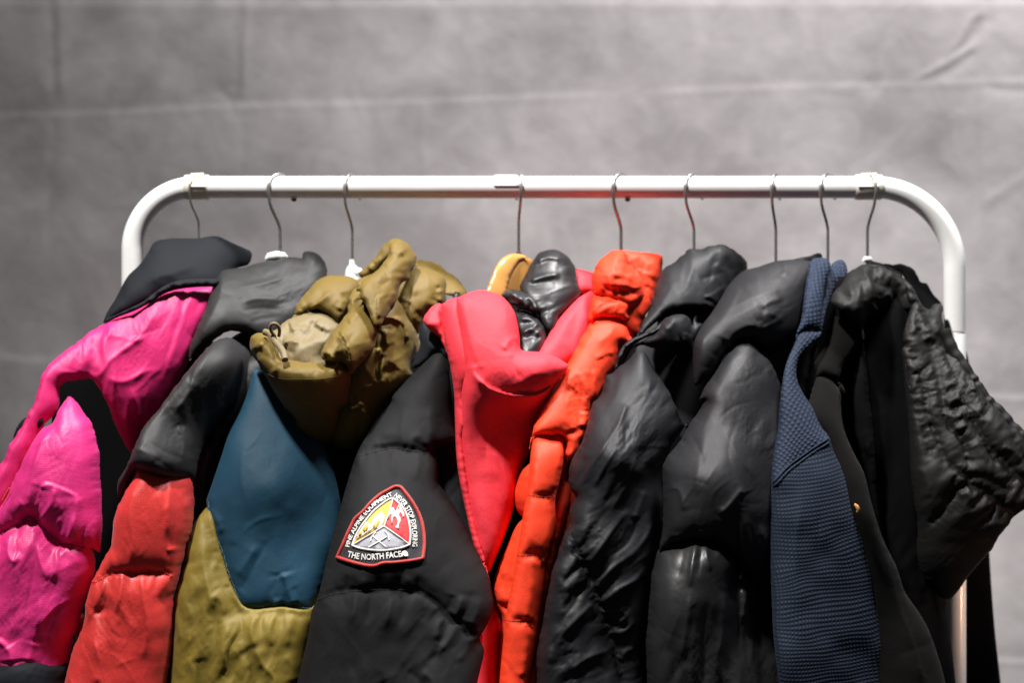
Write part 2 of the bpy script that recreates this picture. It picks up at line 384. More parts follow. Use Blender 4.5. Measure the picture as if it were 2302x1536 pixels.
# ---------------------------------------------------------------- materials
def nodes(name):
    m = bpy.data.materials.new(name); m.use_nodes = True; nt = m.node_tree
    return m, nt, nt.nodes["Principled BSDF"]
def nd(nt, t, **kw):
    n = nt.nodes.new(t)
    for k, v in kw.items():
        if k.startswith('i_'): n.inputs[int(k[2:]) if k[2:].isdigit() else k[2:].replace('_', ' ')].default_value = v
        else: setattr(n, k, v)
    return n
def fabric(name, col, rough=0.5, spec=0.5, sheen=0.0, var=0.12, crumple=0.5, csc=45, weave=0.25, rip=0, sheentint=(1, 1, 1), grain=0.22):
    m, nt, b = nodes(name); L = nt.links.new
    tc = nd(nt, 'ShaderNodeTexCoord')
    n1 = nd(nt, 'ShaderNodeTexNoise', i_Scale=14.0, i_Detail=3.0); L(tc.outputs['Object'], n1.inputs['Vector'])
    r = nd(nt, 'ShaderNodeMapRange', i_1=0.3, i_2=0.7, i_3=1 - var, i_4=1 + var); L(n1.outputs['Fac'], r.inputs[0])
    mx = nd(nt, 'ShaderNodeVectorMath', operation='SCALE'); mx.inputs[0].default_value = col; L(r.outputs[0], mx.inputs['Scale'])
    ng = nd(nt, 'ShaderNodeTexNoise', i_Scale=1100.0, i_Detail=2.0, i_Roughness=0.7); L(tc.outputs['Object'], ng.inputs['Vector'])
    rg = nd(nt, 'ShaderNodeMapRange', i_1=0.3, i_2=0.7, i_3=1 - grain, i_4=1 + grain); L(ng.outputs['Fac'], rg.inputs[0])
    m2 = nd(nt, 'ShaderNodeVectorMath', operation='SCALE'); L(mx.outputs[0], m2.inputs[0]); L(rg.outputs[0], m2.inputs['Scale'])
    L(m2.outputs[0], b.inputs['Base Color'])
    rr = nd(nt, 'ShaderNodeMapRange', i_1=0.3, i_2=0.7, i_3=rough * .88, i_4=rough * 1.12); L(ng.outputs['Fac'], rr.inputs[0]); L(rr.outputs[0], b.inputs['Roughness'])
    b.inputs['Specular IOR Level'].default_value = spec
    b.inputs['Sheen Weight'].default_value = sheen; b.inputs['Sheen Roughness'].default_value = 0.45
    b.inputs['Sheen Tint'].default_value = (*sheentint, 1)
    n2 = nd(nt, 'ShaderNodeTexNoise', i_Scale=csc * 1.8, i_Detail=2.5, i_Roughness=0.5, i_Distortion=0.8); L(tc.outputs['Object'], n2.inputs['Vector'])
    n3 = nd(nt, 'ShaderNodeTexNoise', i_Scale=1100.0, i_Detail=2.0); L(tc.outputs['Object'], n3.inputs['Vector'])
    b1 = nd(nt, 'ShaderNodeBump', i_Strength=crumple * 0.10, i_Distance=0.0035); L(n2.outputs['Fac'], b1.inputs['Height'])
    b2 = nd(nt, 'ShaderNodeBump', i_Strength=weave, i_Distance=0.0006); L(n3.outputs['Fac'], b2.inputs['Height']); L(b1.outputs[0], b2.inputs['Normal'])
    last = b2
    if rip:
        uv = nd(nt, 'ShaderNodeUVMap', uv_map='cloth'); hs = None
        for prof, rot in ((0, 0.12), (1, 0.12)):
            mp = nd(nt, 'ShaderNodeMapping'); mp.inputs['Rotation'].default_value = (0, 0, rot + prof * math.pi / 2); L(uv.outputs[0], mp.inputs['Vector'])
            w = nd(nt, 'ShaderNodeTexWave', i_Scale=rip, i_Distortion=0.4); L(mp.outputs[0], w.inputs['Vector'])
            p = nd(nt, 'ShaderNodeMath', operation='POWER'); L(w.outputs['Fac'], p.inputs[0]); p.inputs[1].default_value = 4.0
            if hs is None: hs = p
            else:
                ad = nd(nt, 'ShaderNodeMath', operation='ADD'); L(hs.outputs[0], ad.inputs[0]); L(p.outputs[0], ad.inputs[1]); hs = ad
        b3 = nd(nt, 'ShaderNodeBump', i_Strength=0.07, i_Distance=0.0008); L(hs.outputs[0], b3.inputs['Height']); L(b2.outputs[0], b3.inputs['Normal']); last = b3
    L(last.outputs[0], b.inputs['Normal'])
    return m
def plain(name, col, rough=0.4, spec=0.5, metal=0.0, bump=0.0, bsc=200.0, var=0.04, coat=0.0):
    m, nt, b = nodes(name); L = nt.links.new
    tc = nd(nt, 'ShaderNodeTexCoord'); n1 = nd(nt, 'ShaderNodeTexNoise', i_Scale=25.0, i_Detail=3.0); L(tc.outputs['Object'], n1.inputs['Vector'])
    r = nd(nt, 'ShaderNodeMapRange', i_1=0.3, i_2=0.7, i_3=1 - var, i_4=1 + var); L(n1.outputs['Fac'], r.inputs[0])
    mx = nd(nt, 'ShaderNodeVectorMath', operation='SCALE'); mx.inputs[0].default_value = col; L(r.outputs[0], mx.inputs['Scale'])
    L(mx.outputs[0], b.inputs['Base Color'])
    r2 = nd(nt, 'ShaderNodeMapRange', i_1=0.3, i_2=0.7, i_3=rough * 0.85, i_4=rough * 1.15); L(n1.outputs['Fac'], r2.inputs[0]); L(r2.outputs[0], b.inputs['Roughness'])
    b.inputs['Specular IOR Level'].default_value = spec; b.inputs['Metallic'].default_value = metal; b.inputs['Coat Weight'].default_value = coat
    if bump:
        n3 = nd(nt, 'ShaderNodeTexNoise', i_Scale=bsc, i_Detail=2.0); L(tc.outputs['Object'], n3.inputs['Vector'])
        b2 = nd(nt, 'ShaderNodeBump', i_Strength=bump, i_Distance=0.0006); L(n3.outputs['Fac'], b2.inputs['Height']); L(b2.outputs[0], b.inputs['Normal'])
    return m
def knit(name, dark, light, su, sv, rot=0.0, depth=0.0022, rib=False):
    """bumpy knit on the cloth coordinates: su/sv stitches per 1000 plan units"""
    m, nt, b = nodes(name); L = nt.links.new
    uv = nd(nt, 'ShaderNodeUVMap', uv_map='cloth')
    tc = nd(nt, 'ShaderNodeTexCoord'); dn = nd(nt, 'ShaderNodeTexNoise', i_Scale=9.0); L(tc.outputs['Object'], dn.inputs['Vector'])
    mp = nd(nt, 'ShaderNodeMapping'); mp.inputs['Rotation'].default_value = (0, 0, rot); L(uv.outputs[0], mp.inputs['Vector'])
    sx = nd(nt, 'ShaderNodeSeparateXYZ'); L(mp.outputs[0], sx.inputs[0])
    def wave(o, k, ph):
        a = nd(nt, 'ShaderNodeMath', operation='MULTIPLY_ADD'); L(sx.outputs[o], a.inputs[0]); a.inputs[1].default_value = k * 2 * math.pi
        ns = nd(nt, 'ShaderNodeMath', operation='MULTIPLY'); L(dn.outputs['Fac'], ns.inputs[0]); ns.inputs[1].default_value = ph; L(ns.outputs[0], a.inputs[2])
        s_ = nd(nt, 'ShaderNodeMath', operation='SINE'); L(a.outputs[0], s_.inputs[0])
        q = nd(nt, 'ShaderNodeMath', operation='MULTIPLY_ADD'); q.inputs[1].default_value = .5; q.inputs[2].default_value = .5; L(s_.outputs[0], q.inputs[0]); return q
    wx, wy = wave(0, su, 0.0), wave(1, sv, 0.0)
    if rib:
        pw = nd(nt, 'ShaderNodeMath', operation='POWER'); L(wy.outputs[0], pw.inputs[0]); pw.inputs[1].default_value = 0.25
        pr = nd(nt, 'ShaderNodeMath', operation='MULTIPLY'); L(wx.outputs[0], pr.inputs[0]); L(pw.outputs[0], pr.inputs[1])
    else:
        pr = nd(nt, 'ShaderNodeMath', operation='MULTIPLY'); L(wx.outputs[0], pr.inputs[0]); L(wy.outputs[0], pr.inputs[1])
    mx = nd(nt, 'ShaderNodeMix', data_type='RGBA'); mx.inputs[6].default_value = (*dark, 1); mx.inputs[7].default_value = (*light, 1)
    L(pr.outputs[0], mx.inputs[0]); L(mx.outputs[2], b.inputs['Base Color'])
    bp = nd(nt, 'ShaderNodeBump', i_Strength=0.15, i_Distance=depth); L(pr.outputs[0], bp.inputs['Height'])
    n3 = nd(nt, 'ShaderNodeTexNoise', i_Scale=900.0); L(tc.outputs['Object'], n3.inputs['Vector'])
    b2 = nd(nt, 'ShaderNodeBump', i_Strength=0.3, i_Distance=0.0006); L(n3.outputs['Fac'], b2.inputs['Height']); L(bp.outputs[0], b2.inputs['Normal'])
    L(b2.outputs[0], b.inputs['Normal'])
    b.inputs['Roughness'].default_value = 0.8; b.inputs['Specular IOR Level'].default_value = 0.25
    b.inputs['Sheen Weight'].default_value = 0.01; b.inputs['Sheen Tint'].default_value = (.6, .7, 1, 1)
    return m

def stitch(panel, paths, mat, parent, gap=6.0, dash=3.6, r=.00035, lift=.0003, name='stitching'):
    """a row of thread stitches lying on the panel"""
    from mathutils.kdtree import KDTree
    kd = KDTree(len(panel.P2))
    for k, p in enumerate(panel.P2): kd.insert((p[0], p[1], 0), k)
    kd.balance()
    def at(q):
        nn = kd.find_n((q[0], q[1], 0), 3); w = np.array([1 / (d + .5) for _, _, d in nn]); w /= w.sum()
        return sum(wi * panel.front[k] for wi, (_, k, _) in zip(w, nn)) + np.array([0, -lift, lift * .4])
    for pth in paths:
        g = Geo(); C = cat(pts(pth)[0], False, 1.0); s_ = np.r_[0, np.cumsum(np.linalg.norm(np.diff(C, axis=0), axis=1))]
        for t in np.arange(0, s_[-1] - dash, gap):
            a = [np.array([np.interp(t + q, s_, C[:, 0]), np.interp(t + q, s_, C[:, 1])]) for q in (0, dash / 2, dash)]
            g.tube([at(q) for q in a], r, 5)
        g.build(name, mat, parent)
# ---------------------------------------------------------------- palette
M = {}
M['white_paint'] = plain('white paint', (.88, .88, .87), .28, .5, bump=.05, coat=.3)
M['cream_plastic'] = plain('cream plastic', (.74, .72, .60), .4, .5, bump=.1)
M['white_plastic'] = plain('white plastic', (.82, .82, .82), .35)
M['chrome'] = plain('chrome wire', (.50, .49, .475), .28, .5, .85)
M['rust'] = plain('brown screw', (.10, .035, .02), .5)
M['wood'] = plain('varnished beech', (.55, .27, .075), .3, .5, var=.15, coat=.5)
M['magenta'] = fabric('magenta ripstop nylon', (.62, .022, .175), .48, .45, .14, .1, .3, 40, .12, rip=62, sheentint=(1, .3, .8))
M['magenta_deep'] = fabric('magenta nylon', (.58, .014, .135), .54, .4, .12, .1, .3, 38, .12, sheentint=(1, .3, .7))
M['charcoal'] = fabric('charcoal polyester', (.0095, .0112, .0145), .7, .12, .01, .1, .2, 40, .3)
M['grey_nylon'] = fabric('grey nylon', (.018, .018, .0188), .56, .3, .01, .1, .3, 36, .2)
M['red_nylon'] = fabric('coated red nylon', (.56, .030, .026), .48, .45, .08, .08, .3, 36, .2, rip=84)
M['olive'] = fabric('olive nylon', (.135, .088, .014), .6, .3, .04, .1, .3, 34, .2)
M['olive_low'] = fabric('olive down fabric', (.165, .118, .016), .58, .3, .04, .1, .3, 34, .2)
M['tan'] = fabric('tan lining', (.165, .125, .058), .56, .4, .1, .06, .3, 40, .2)
M['blue'] = fabric('petrol blue softshell', (.0065, .037, .066), .62, .2, .03, .08, .12, 30, .35)
M['black_matt'] = fabric('black matt polyester', (.0108, .0108, .0116), .7, .12, .0, .1, .2, 34, .35)
M['coral'] = fabric('coral polyester', (.80, .040, .060), .65, .25, .02, .06, .22, 30, .3, sheentint=(1, .6, .6))
M['black_gloss'] = fabric('glossy black lining', (.012, .012, .014), .44, .45, .0, .1, .5, 40, .1)
M['orange'] = fabric('orange down fabric', (.80, .048, .014), .6, .28, .0, .06, .3, 38, .2, sheentint=(1, .6, .4))
M['black_nylon'] = fabric('black nylon', (.0095, .010, .012), .55, .25, .0, .1, .3, 34, .2)
M['black_satin'] = fabric('black satin nylon', (.0095, .0095, .0112), .54, .26, .0, .1, .3, 32, .2)
M['black_coated'] = fabric('black coated nylon', (.014, .014, .015), .40, .38, .0, .1, .4, 40, .15, rip=0)
M['wool'] = fabric('black brushed wool', (.005, .0047, .0046), .9, .04, .02, .2, .3, 120, .6)
M['black_quilt'] = fabric('black quilted nylon', (.0078, .0075, .0074), .6, .2, .0, .1, .3, 40, .2)
M['black_inner'] = fabric('black lining', (.004, .004, .0045), .9, .03, .0, .1, .3, 34, .2)
M['knit_body'] = knit('navy waffle knit', (.006, .010, .020), (.011, .022, .046), 128, 110, 0.14)
M['knit_yoke'] = knit('navy rib knit', (.007, .012, .026), (.014, .027, .056), 112, 100, -0.62)
M['knit_collar'] = knit('navy collar rib', (.007, .012, .026), (.018, .034, .070), 105, 130, 0.13, rib=True)

# ---------------------------------------------------------------- backdrop
def backdrop():
    U = np.linspace(-1100, 3500, 760); VV = np.linspace(-60, 2300, 440)
    uu, vv = np.meshgrid(U, VV); P = np.c_[uu.ravel(), vv.ravel()]; h = np.zeros(len(P))
    S = [('r', 3, 10, "-300,272 0,262 250,256 470,243 620,238 900,233 1180,222 1430,212", (0, .1)),
         ('v', 6, 26, "-300,262 0,252 250,246 470,233 620,228 900,222 1180,212 1430,203", (0, .1)),
         ('r', 3, 10, "1400,215 1600,203 1800,196 2000,192 2210,184 2600,178", (.1, .1)),
         ('v', 4, 22, "1400,204 1600,192 1800,186 2000,182 2210,174 2600,168", (.1, .1)),
         ('r', 5, 18, "-200,700 0,806 200,812 420,806", (.1, .3)), ('v', 5, 22, "-200,690 0,795 200,800 420,796", (.1, .3)),
         ('v', 5, 11, "112,-20 118,120 122,240", (.1, .2)), ('v', 4, 16, "120,260 112,420 104,640", (.1, .4)), ('r', 3, 10, "132,-20 138,130 140,240", (.1, .2)),
         ('r', 5, 9, "556,-20 552,60 548,150 546,232", (.1, .2)), ('v', 4, 14, "545,245 546,330 540,420", (.1, .4)), ('v', 4, 14, "530,60 536,170 520,235", (.3, .1)),
         ('v', 6, 16, "470,190 500,205 518,232 520,270", (.3, .3)),
         ('r', 4, 10, "955,230 948,330 960,420", (.1, .4)),
         ('r', 8, 7, "2218,18 2185,40 2160,90 2120,130", (.2, .4)), ('r', 9, 7, "2208,88 2180,108 2130,140 2070,172 2040,182", (.2, .3)),
         ('v', 7, 12, "2228,30 2200,62 2170,104 2140,132", (.2, .4)), ('v', 7, 12, "2200,110 2160,146 2100,178", (.2, .3)),
         ('r', 5, 8, "2205,-20 2215,60 2210,150 2208,230 2216,420 2230,600", (.1, .4)), ('v', 4, 9, "2222,-20 2230,60 2224,150 2220,230", (.1, .3)),
         ('v', 6, 14, "2210,190 2250,200 2330,204", (.1, .2)), ('r', 5, 12, "2200,470 2240,440 2300,400 2360,360", (.2, .2)),
         ('r', 5, 9, "2190,892 2260,898 2400,902", (.2, .1)), ('v', 5, 18, "2190,882 2260,888 2400,892", (.2, .1)),
         ('r', 5, 9, "2200,1487 2300,1492 2420,1496", (.2, .1)), ('v', 4, 16, "2200,1477 2300,1482 2420,1486", (.2, .1)),
         ('v', 5, 18, "1940,170 1960,190 1985,205", (.3, .3)), ('r', 3, 14, "1440,215 1450,300 1420,380", (.1, .5)),
         ('v', 8, 9, "-900,-6 0,-6 600,-5 1200,-6 1900,-7 3400,-8", (0, 0)), ('r', 2, 14, "-200,20 0,14 600,16 1200,14 1900,12 2600,10", (0, 0))]
    for kind, amp, w, sp in [(a[0], a[1], a[2], a[3:]) for a in S]:
        L = cat(pts(sp[0])[0], False, 60); d, sg, fr, tg, ln = line_dist(P, L); t0, t1 = sp[1]; tp = np.ones(len(P))
        if t0: tp *= sstep(fr / t0)
        if t1: tp *= sstep((1 - fr) / t1)
        h += .2 * amp * tp * (np.exp(-(d / w) ** 1.6) if kind == 'r' else -np.exp(-(d / w) ** 1.3))
    h += 9 * vnoise(P[:, 0] / 420, P[:, 1] / 500, 2) + 2 * vnoise(P[:, 0] / 150, P[:, 1] / 190, 3) + 0.5 * vnoise(P[:, 0] / 55, P[:, 1] / 60, 4) + 0.1 * vnoise(P[:, 0] / 24, P[:, 1] / 24, 5)
    W = wpt(P[:, 0], P[:, 1], np.full(len(P), -850.0)); W[:, 1] -= h / 1000
    nx, nv = len(U), len(VV); a = (np.arange(nv - 1)[:, None] * nx + np.arange(nx - 1)[None]).ravel()
    class Q: pass
    q = Q(); q.V = W; q.X = P; q.F = np.c_[a, a + nx, a + nx + 1, a + 1]
    m, nt, b = nodes('grey backdrop cloth'); L = nt.links.new
    tc = nd(nt, 'ShaderNodeTexCoord')
    n1 = nd(nt, 'ShaderNodeTexNoise', i_Scale=11.0, i_Detail=6.0, i_Roughness=0.62, i_Distortion=0.6); L(tc.outputs['Object'], n1.inputs['Vector'])
    n2 = nd(nt, 'ShaderNodeTexNoise', i_Scale=3.2, i_Detail=3.0); L(tc.outputs['Object'], n2.inputs['Vector'])
    ad = nd(nt, 'ShaderNodeMath', operation='ADD'); L(n1.outputs['Fac'], ad.inputs[0]); L(n2.outputs['Fac'], ad.inputs[1])
    r = nd(nt, 'ShaderNodeMapRange', i_1=0.78, i_2=1.22); L(ad.outputs[0], r.inputs[0])
    mx = nd(nt, 'ShaderNodeMix', data_type='RGBA'); mx.inputs[6].default_value = (.275, .257, .259, 1); mx.inputs[7].default_value = (.415, .393, .396, 1)
    L(r.outputs[0], mx.inputs[0]); L(mx.outputs[2], b.inputs['Base Color']); b.inputs['Roughness'].default_value = .85; b.inputs['Specular IOR Level'].default_value = .2
    n3 = nd(nt, 'ShaderNodeTexNoise', i_Scale=60.0, i_Detail=4.0); L(tc.outputs['Object'], n3.inputs['Vector'])
    bp = nd(nt, 'ShaderNodeBump', i_Strength=.12, i_Distance=.004); L(n3.outputs['Fac'], bp.inputs['Height']); L(bp.outputs[0], b.inputs['Normal'])
    o = mesh_obj('backdrop', q, m); o['kind'] = 'structure'; o['label'] = 'creased mottled grey cloth backdrop hanging behind the rack'
    y = wpt(0, 0, -862.0)
backdrop()

# ---------------------------------------------------------------- clothes rack
R = 0.0125
rack = thing('clothes_rack', 'white tubular steel clothes rack carrying a row of jackets', 'clothes rack', (wpt(1200, 0, 0)[0], 0, 0))
rz = 421
Geo().tube([wpt(u, rz, 0) for u in np.linspace(455, 1945, 40)], R, 28).build('rail', M['white_paint'], rack)
def arc(u0, uc, vc, r, s, vend):
    P = [(u0, rz)] + [(uc + s * r * math.sin(t), vc - r * math.cos(t)) for t in np.linspace(0, math.pi / 2, 28)] + [(uc + s * r, vend)]
    return [wpt(a, b, 0) for a, b in P]
Geo().tube(arc(470, 440, rz + 142, 142, -1, 760), R * .98, 28).build('corner_tube', M['white_paint'], rack)
Geo().tube(arc(1930, 1965, rz + 181, 181, 1, 744), R * .99, 28).build('corner_tube', M['white_paint'], rack)
zb = 0.02
for u in (298, 2147):
    p = wpt(u, 747, 0); q = p.copy(); q[2] = zb
    Geo().tube([p, p - [0, 0, .003], p + (q - p) * .3, q], [R * .90, R * .965, R * .965, R * .965], 28).build('post', M['white_paint'], rack)
    Geo().tube([q + [0, -.26, 0], q + [0, .26, 0]], R, 20).build('foot', M['white_paint'], rack)
def joint(u0, u1, rr, mat, seam):
    g = Geo(); g.tube([wpt(u, rz, 0) for u in (u0, u0 + 2, u1 - 2, u1)], [rr * .95, rr, rr, rr * .95], 28)
    g.tube([wpt(u0 + 8, rz - 2, rr * 1000 * .985), wpt(u1 - 8, rz - 2, rr * 1000 * .985)], .0016, 8)
    g.tube([wpt(u0 + 14, rz - 26, 6), wpt(u1 - 12, rz - 27, 6)], .0028, 10)
    g.build('joint_collar', mat, rack)
joint(416, 470, R * 1.12, M['cream_plastic'], 0); joint(1922, 1982, R * 1.13, M['cream_plastic'], 0)
g = Geo(); A = []                                   # half sleeve over the rail joint
for u in (1110, 1112, 1174, 1176):
    for t in np.linspace(math.radians(-75), math.radians(12), 14):
        c = wpt(u, rz, 0); rr = R + (.0014 if 1111 < u < 1175 else .0002); A.append(c + [0, rr * math.sin(t) * 1 if False else -rr * math.cos(t + math.pi / 2 - .2), rr * math.sin(t + math.pi / 2 - .2)])
F = [(a * 14 + b, a * 14 + b + 1, a * 14 + 15 + b, a * 14 + 14 + b) for a in range(3) for b in range(13)]
g.raw(A, F).build('joint_sleeve', M['white_paint'], rack)
for u in (661, 1411):
    p = wpt(u, 446, 4); Geo().tube([p, p - [0, 0, .0022], p - [0, 0, .0036]], [.0030, .0030, .0012], 12).build('screw', M['rust'], rack)

# ---------------------------------------------------------------- hangers
def hanger(un, vb, dx, label, rr=.019, wire=.00165, neck='hidden', top=None, bend=(.030, .060)):
    """un: neck, vb: where the neck ends, dx: how far the hook plane turns sideways"""
    x0 = wpt(un, 0, 0)[0]; zr = wpt(0, rz, 0)[2]; ze = wpt(0, vb, 0)[2]
    t = thing('coat_hanger', label, 'coat hanger', (x0, 0, ze), 'coat hangers on the rail')
    dirv = np.array([dx, -math.sqrt(max(0, 1 - dx * dx)), 0]); c = zr + R + wire - rr + .0003
    P = []
    for a in np.linspace(math.radians(205), math.radians(-28), 34): P.append((rr * math.cos(a), c + rr * math.sin(a)))
    e = P[-1]; zb0 = zr - bend[1]
    for q in np.linspace(.1, 1, 14):
        s_ = sstep(q); P.append((e[0] * (1 - s_) , e[1] + (zb0 - e[1]) * q))
    for q in np.linspace(.15, 1, 6): P.append((0, zb0 + (ze - .02 - zb0) * q))
    W = [np.array([x0, 0, 0]) + dirv * a + np.array([0, 0, z]) for a, z in P]
    Geo().tube(W, wire, 10).build('hook', M['chrome'], t)
    return t, x0, ze, dirv
def arms(t, x0, ze, dirv, mat, L=.10, r=.006):
    P = [np.array([x0, 0, ze - .012]) + dirv * a + np.array([0, 0, -.10 * abs(a) - 1.6 * a * a]) for a in np.linspace(-L, L, 17)]
    Geo().tube(P, r, 10).build('shoulder_bar', mat, t)
H = [(447, 545, -.40, 'thin wire hanger hook rising from the black gathered collar of the magenta jacket', M['chrome'], .0013),
     (630, 584, -.62, 'wire hook on a white plastic hanger, above the charcoal grey collar', M['white_plastic'], .0019),
     (792, 596, -.40, 'wire hook on a white plastic hanger, beside the olive hood', M['white_plastic'], .0016),
     (1166, 575, .12, 'wire hook on a varnished wooden hanger, behind the coral hood', M['wood'], .0017),
     (1396, 575, -.55, 'wire hanger hook above the bright orange collar', M['chrome'], .0019),
     (1560, 575, -.62, 'wire hanger hook rising from the plain black collar beside the orange jacket', M['chrome'], .0017),
     (1744, 600, -.40, 'wire hanger hook above the large glossy black collar left of the navy knit', M['chrome'], .0017),
     (1861, 596, -.60, 'wire hanger hook above the navy knit collar', M['chrome'], .0017),
     (1950, 590, .30, 'wire hanger hook over the cream joint collar, above the quilted jacket', M['white_plastic'], .0017)]
for k, (un, vb, dx, lab, mt, wr) in enumerate(H):
    t, x0, ze, dirv = hanger(un, vb, dx, lab, wire=wr, bend=(.03, .05 if k not in (0, 3) else .042))
    if k == 1:      # white bar end under the grey collar
        Geo().tube([wpt(600, 583, 6), wpt(606, 578, 8), wpt(622, 575, 8), wpt(637, 577, 6), wpt(645, 582, 4)], [.003, .005, .0055, .005, .003], 12).build('shoulder_bar', M['white_plastic'], t)
    elif k == 2:    # white swivel housing
        Geo().tube([wpt(u, v, 0) for u, v in ((792, 583), (792, 596), (792.5, 597), (792, 606), (795, 622), (799, 645))], [.0034, .0034, .0048, .0075, .0105, .011], 14).build('swivel_housing', M['white_plastic'], t)
        Geo().tube([wpt(u, v, 4) for u, v in ((793, 612), (806, 614), (812, 622), (808, 640))], [.0055, .0065, .0055, .005], 12).build('housing_lug', M['white_plastic'], t)
    elif k == 3:    # broad wooden shoulder
        wd_ = [Panel("E 520,760! 535,660 560,600 595,548 640,524 672,538 700,575 712,640 712,780", "E 530,720:44 690,600:6 620,540:20", H=5, ell=14, Hb=12, g=4), Panel("E 400,735! 430,658 460,588 500,533 550,506 600,506 645,521 668,536 640,532 600,552 565,603 542,665 520,770! 440,780", "E 410,720:66 500,540:44 600,512:24 530,740:56", H=9, ell=18, Hb=10, g=4)]
        mesh_obj('wooden_shoulder', wd_, M['wood'], t)
        Geo().tube([wpt(1166, 566, 6), wpt(1166, 574, 6)], .003, 12).build('ferrule', M['chrome'], t)
    elif k == 8:
        Geo().tube([wpt(1941, 588, 3), wpt(1945, 583, 4), wpt(1955, 583, 4), wpt(1960, 588, 3)], [.002, .0035, .0035, .002], 12).build('swivel_housing', M['white_plastic'], t)
    else:
        arms(t, x0, ze - .02, dirv, mt, .06, .004)

M['thread_black'] = plain('black thread', (.006, .006, .006), .7)
M['thread_red'] = plain('dark red thread', (.36, .018, .012), .7)
M['thread_blue'] = plain('pale blue thread', (.07, .17, .26), .7)
M['thread_coral'] = plain('coral thread', (.85, .22, .22), .7)
M['thread_pink'] = plain('wine thread', (.20, .006, .05), .7)
M['thread_grey'] = plain('grey thread', (.09, .09, .09), .7)
M['thread_orange'] = plain('orange thread', (.45, .03, .008), .7)
M['thread_olive'] = plain('olive thread', (.06, .035, .006), .7)
# ---------------------------------------------------------------- jackets
CR = lambda it=70, gi=.02, gs=.2, beta=.25, kap=.03, wS=22: (90, gi * .3, gs * .55, .1, .006, max(wS * 2, 40))
WR.update({4: (60, .02), 6: (50, .08), 3: (165, .015), 5: (108, .06), 7: (104, .05), 9: (10, .02), 11: (160, .06), 12: (105, .06), 13: (122, .06), 15: (93, .035), 21: (112, .012), 22: (97, .08),
           30: (20, 0.07), 31: (100, 0.055), 32: (150, 0.055), 33: (130, 0.08), 34: (100, 0.09), 35: (35, 0.045), 36: (105, 0.09), 41: (130, 0.06), 42: (125, 0.06), 43: (150, 0.05),
           52: (130, .05), 53: (98, .02), 54: (40, .02), 55: (115, .04), 56: (150, .08), 57: (85, .04), 58: (75, .03), 59: (170, .12), 60: (30, .15), 61: (160, .14),
           71: (60, .05), 72: (20, .06), 73: (150, .09), 74: (102, .06), 75: (60, .03), 76: (95, .03), 77: (100, .06),
           81: (125, .03), 82: (140, .08), 83: (126, .085), 91: (150, .03), 92: (108, .035), 93: (93, .06), 101: (95, .01), 102: (95, .01), 103: (120, .006), 104: (95, .01),
           111: (120, .03), 112: (85, .02), 120: (92, .05), 122: (50, .04), 123: (80, .13), 124: (92, .02), 125: (140, .07), 126: (125, .08)})
def jacket(name, label, cat_, u, group='jackets hanging on the rack'):
    return thing(name, label, cat_, (wpt(u, 0, 0)[0], 0, .62), group)

def band(P, w, n, per, amp, seed=0):
    """a gathered elastic casing: a tube whose girth ripples"""
    C = cat(pts(P)[0], False, 2.2); m = len(C); N = depth_fn(n)(C)
    s = np.arange(m) * 2.2; rr = w * (1 + amp * np.sin(s / per * 6.283 + 2.2 * vnoise(s / 30, s * 0, seed)) * (.6 + .4 * vnoise(s / 23, s * 0 + 5, seed)))
    return [wpt(C[q, 0], C[q, 1], N[q]) for q in range(m)], rr / 2000.0
def cord(P, r, n, mat, name, parent):
    C = cat(pts(P)[0], False, 3); N = depth_fn(n)(C); return Geo().tube([wpt(C[q, 0], C[q, 1], N[q]) for q in range(len(C))], r, 10).build(name, mat, parent)

DENS.update({22: .45, 125: .7, 74: .8, 75: .5, 76: .5, 3: .3, 4: 0, 6: 0, 9: .4, 21: .2, 30: 1.2, 31: 1.5, 32: 1.3, 33: 1.2, 34: 1.6, 35: 1.2, 36: 1.5, 41: 1.5, 42: 1.5, 43: 1.0, 53: .45, 57: .3, 58: .7, 54: .4, 55: .6, 51: .4,
             83: 1.5, 123: 1.5, 101: 0, 102: 0, 103: 0, 104: 0, 111: .2, 112: .25, 120: .6, 91: .7, 92: .8, 81: .9})
# 1 --- magenta ripstop jacket
J = jacket('down_jacket', 'magenta ripstop down jacket with black gathered collar, first on the rack', 'jacket', 447)
mesh_obj('body', Panel("300,720 440,690 470,760 440,900 380,1100 330,1250 250,1420 220,1700 140,1700 130,1300 115,1000 130,870 220,760",
                       "400,700:5 250,1000:10 200,1500:50", H=30, ell=80, Hb=150, g=12), M['black_inner'], J)
mesh_obj('collar', Panel("A 612,918! 640,850 690,770 760,640 830,570 880,500 920,435 1000,415 1180,412 1290,400 1380,438 1490,486! 1500,505 1482,566 1400,600 1400,700 1270,712 1150,712 1050,722 980,742 900,792 800,846 700,880",
         "A 612,918:92 800,846:80 1050,720:66 1280,705:50 N 400,540:22 487,533:5 562,565:-20 330,590:48", H=24, ell=60, Hb=40,
         strokes=[('r', 3.0, 14, "A 850,700 960,650 1080,610 1250,560", (.3, .4)), ('v', 3.0, 9, "A 870,740 980,700 1100,640 1300,600", (.2, .5)),
                  ('r', 3.5, 20, "A 900,470 1010,480 1150,500 1300,480", (.3, .4)), ('v', 3, 10, "A 1290,405 1340,440 1370,500 1360,580", (.1, .3)),
                  ('v', 2.5, 8, "A 760,650 740,740 730,820", (.2, .3)), ('r', 2.2, 7, "A 930,690 960,650 1000,640 1080,640", (.2, .3))],
         cr=CR(40, .008, .0), seed=3, noise=1.2), M['charcoal'], J)
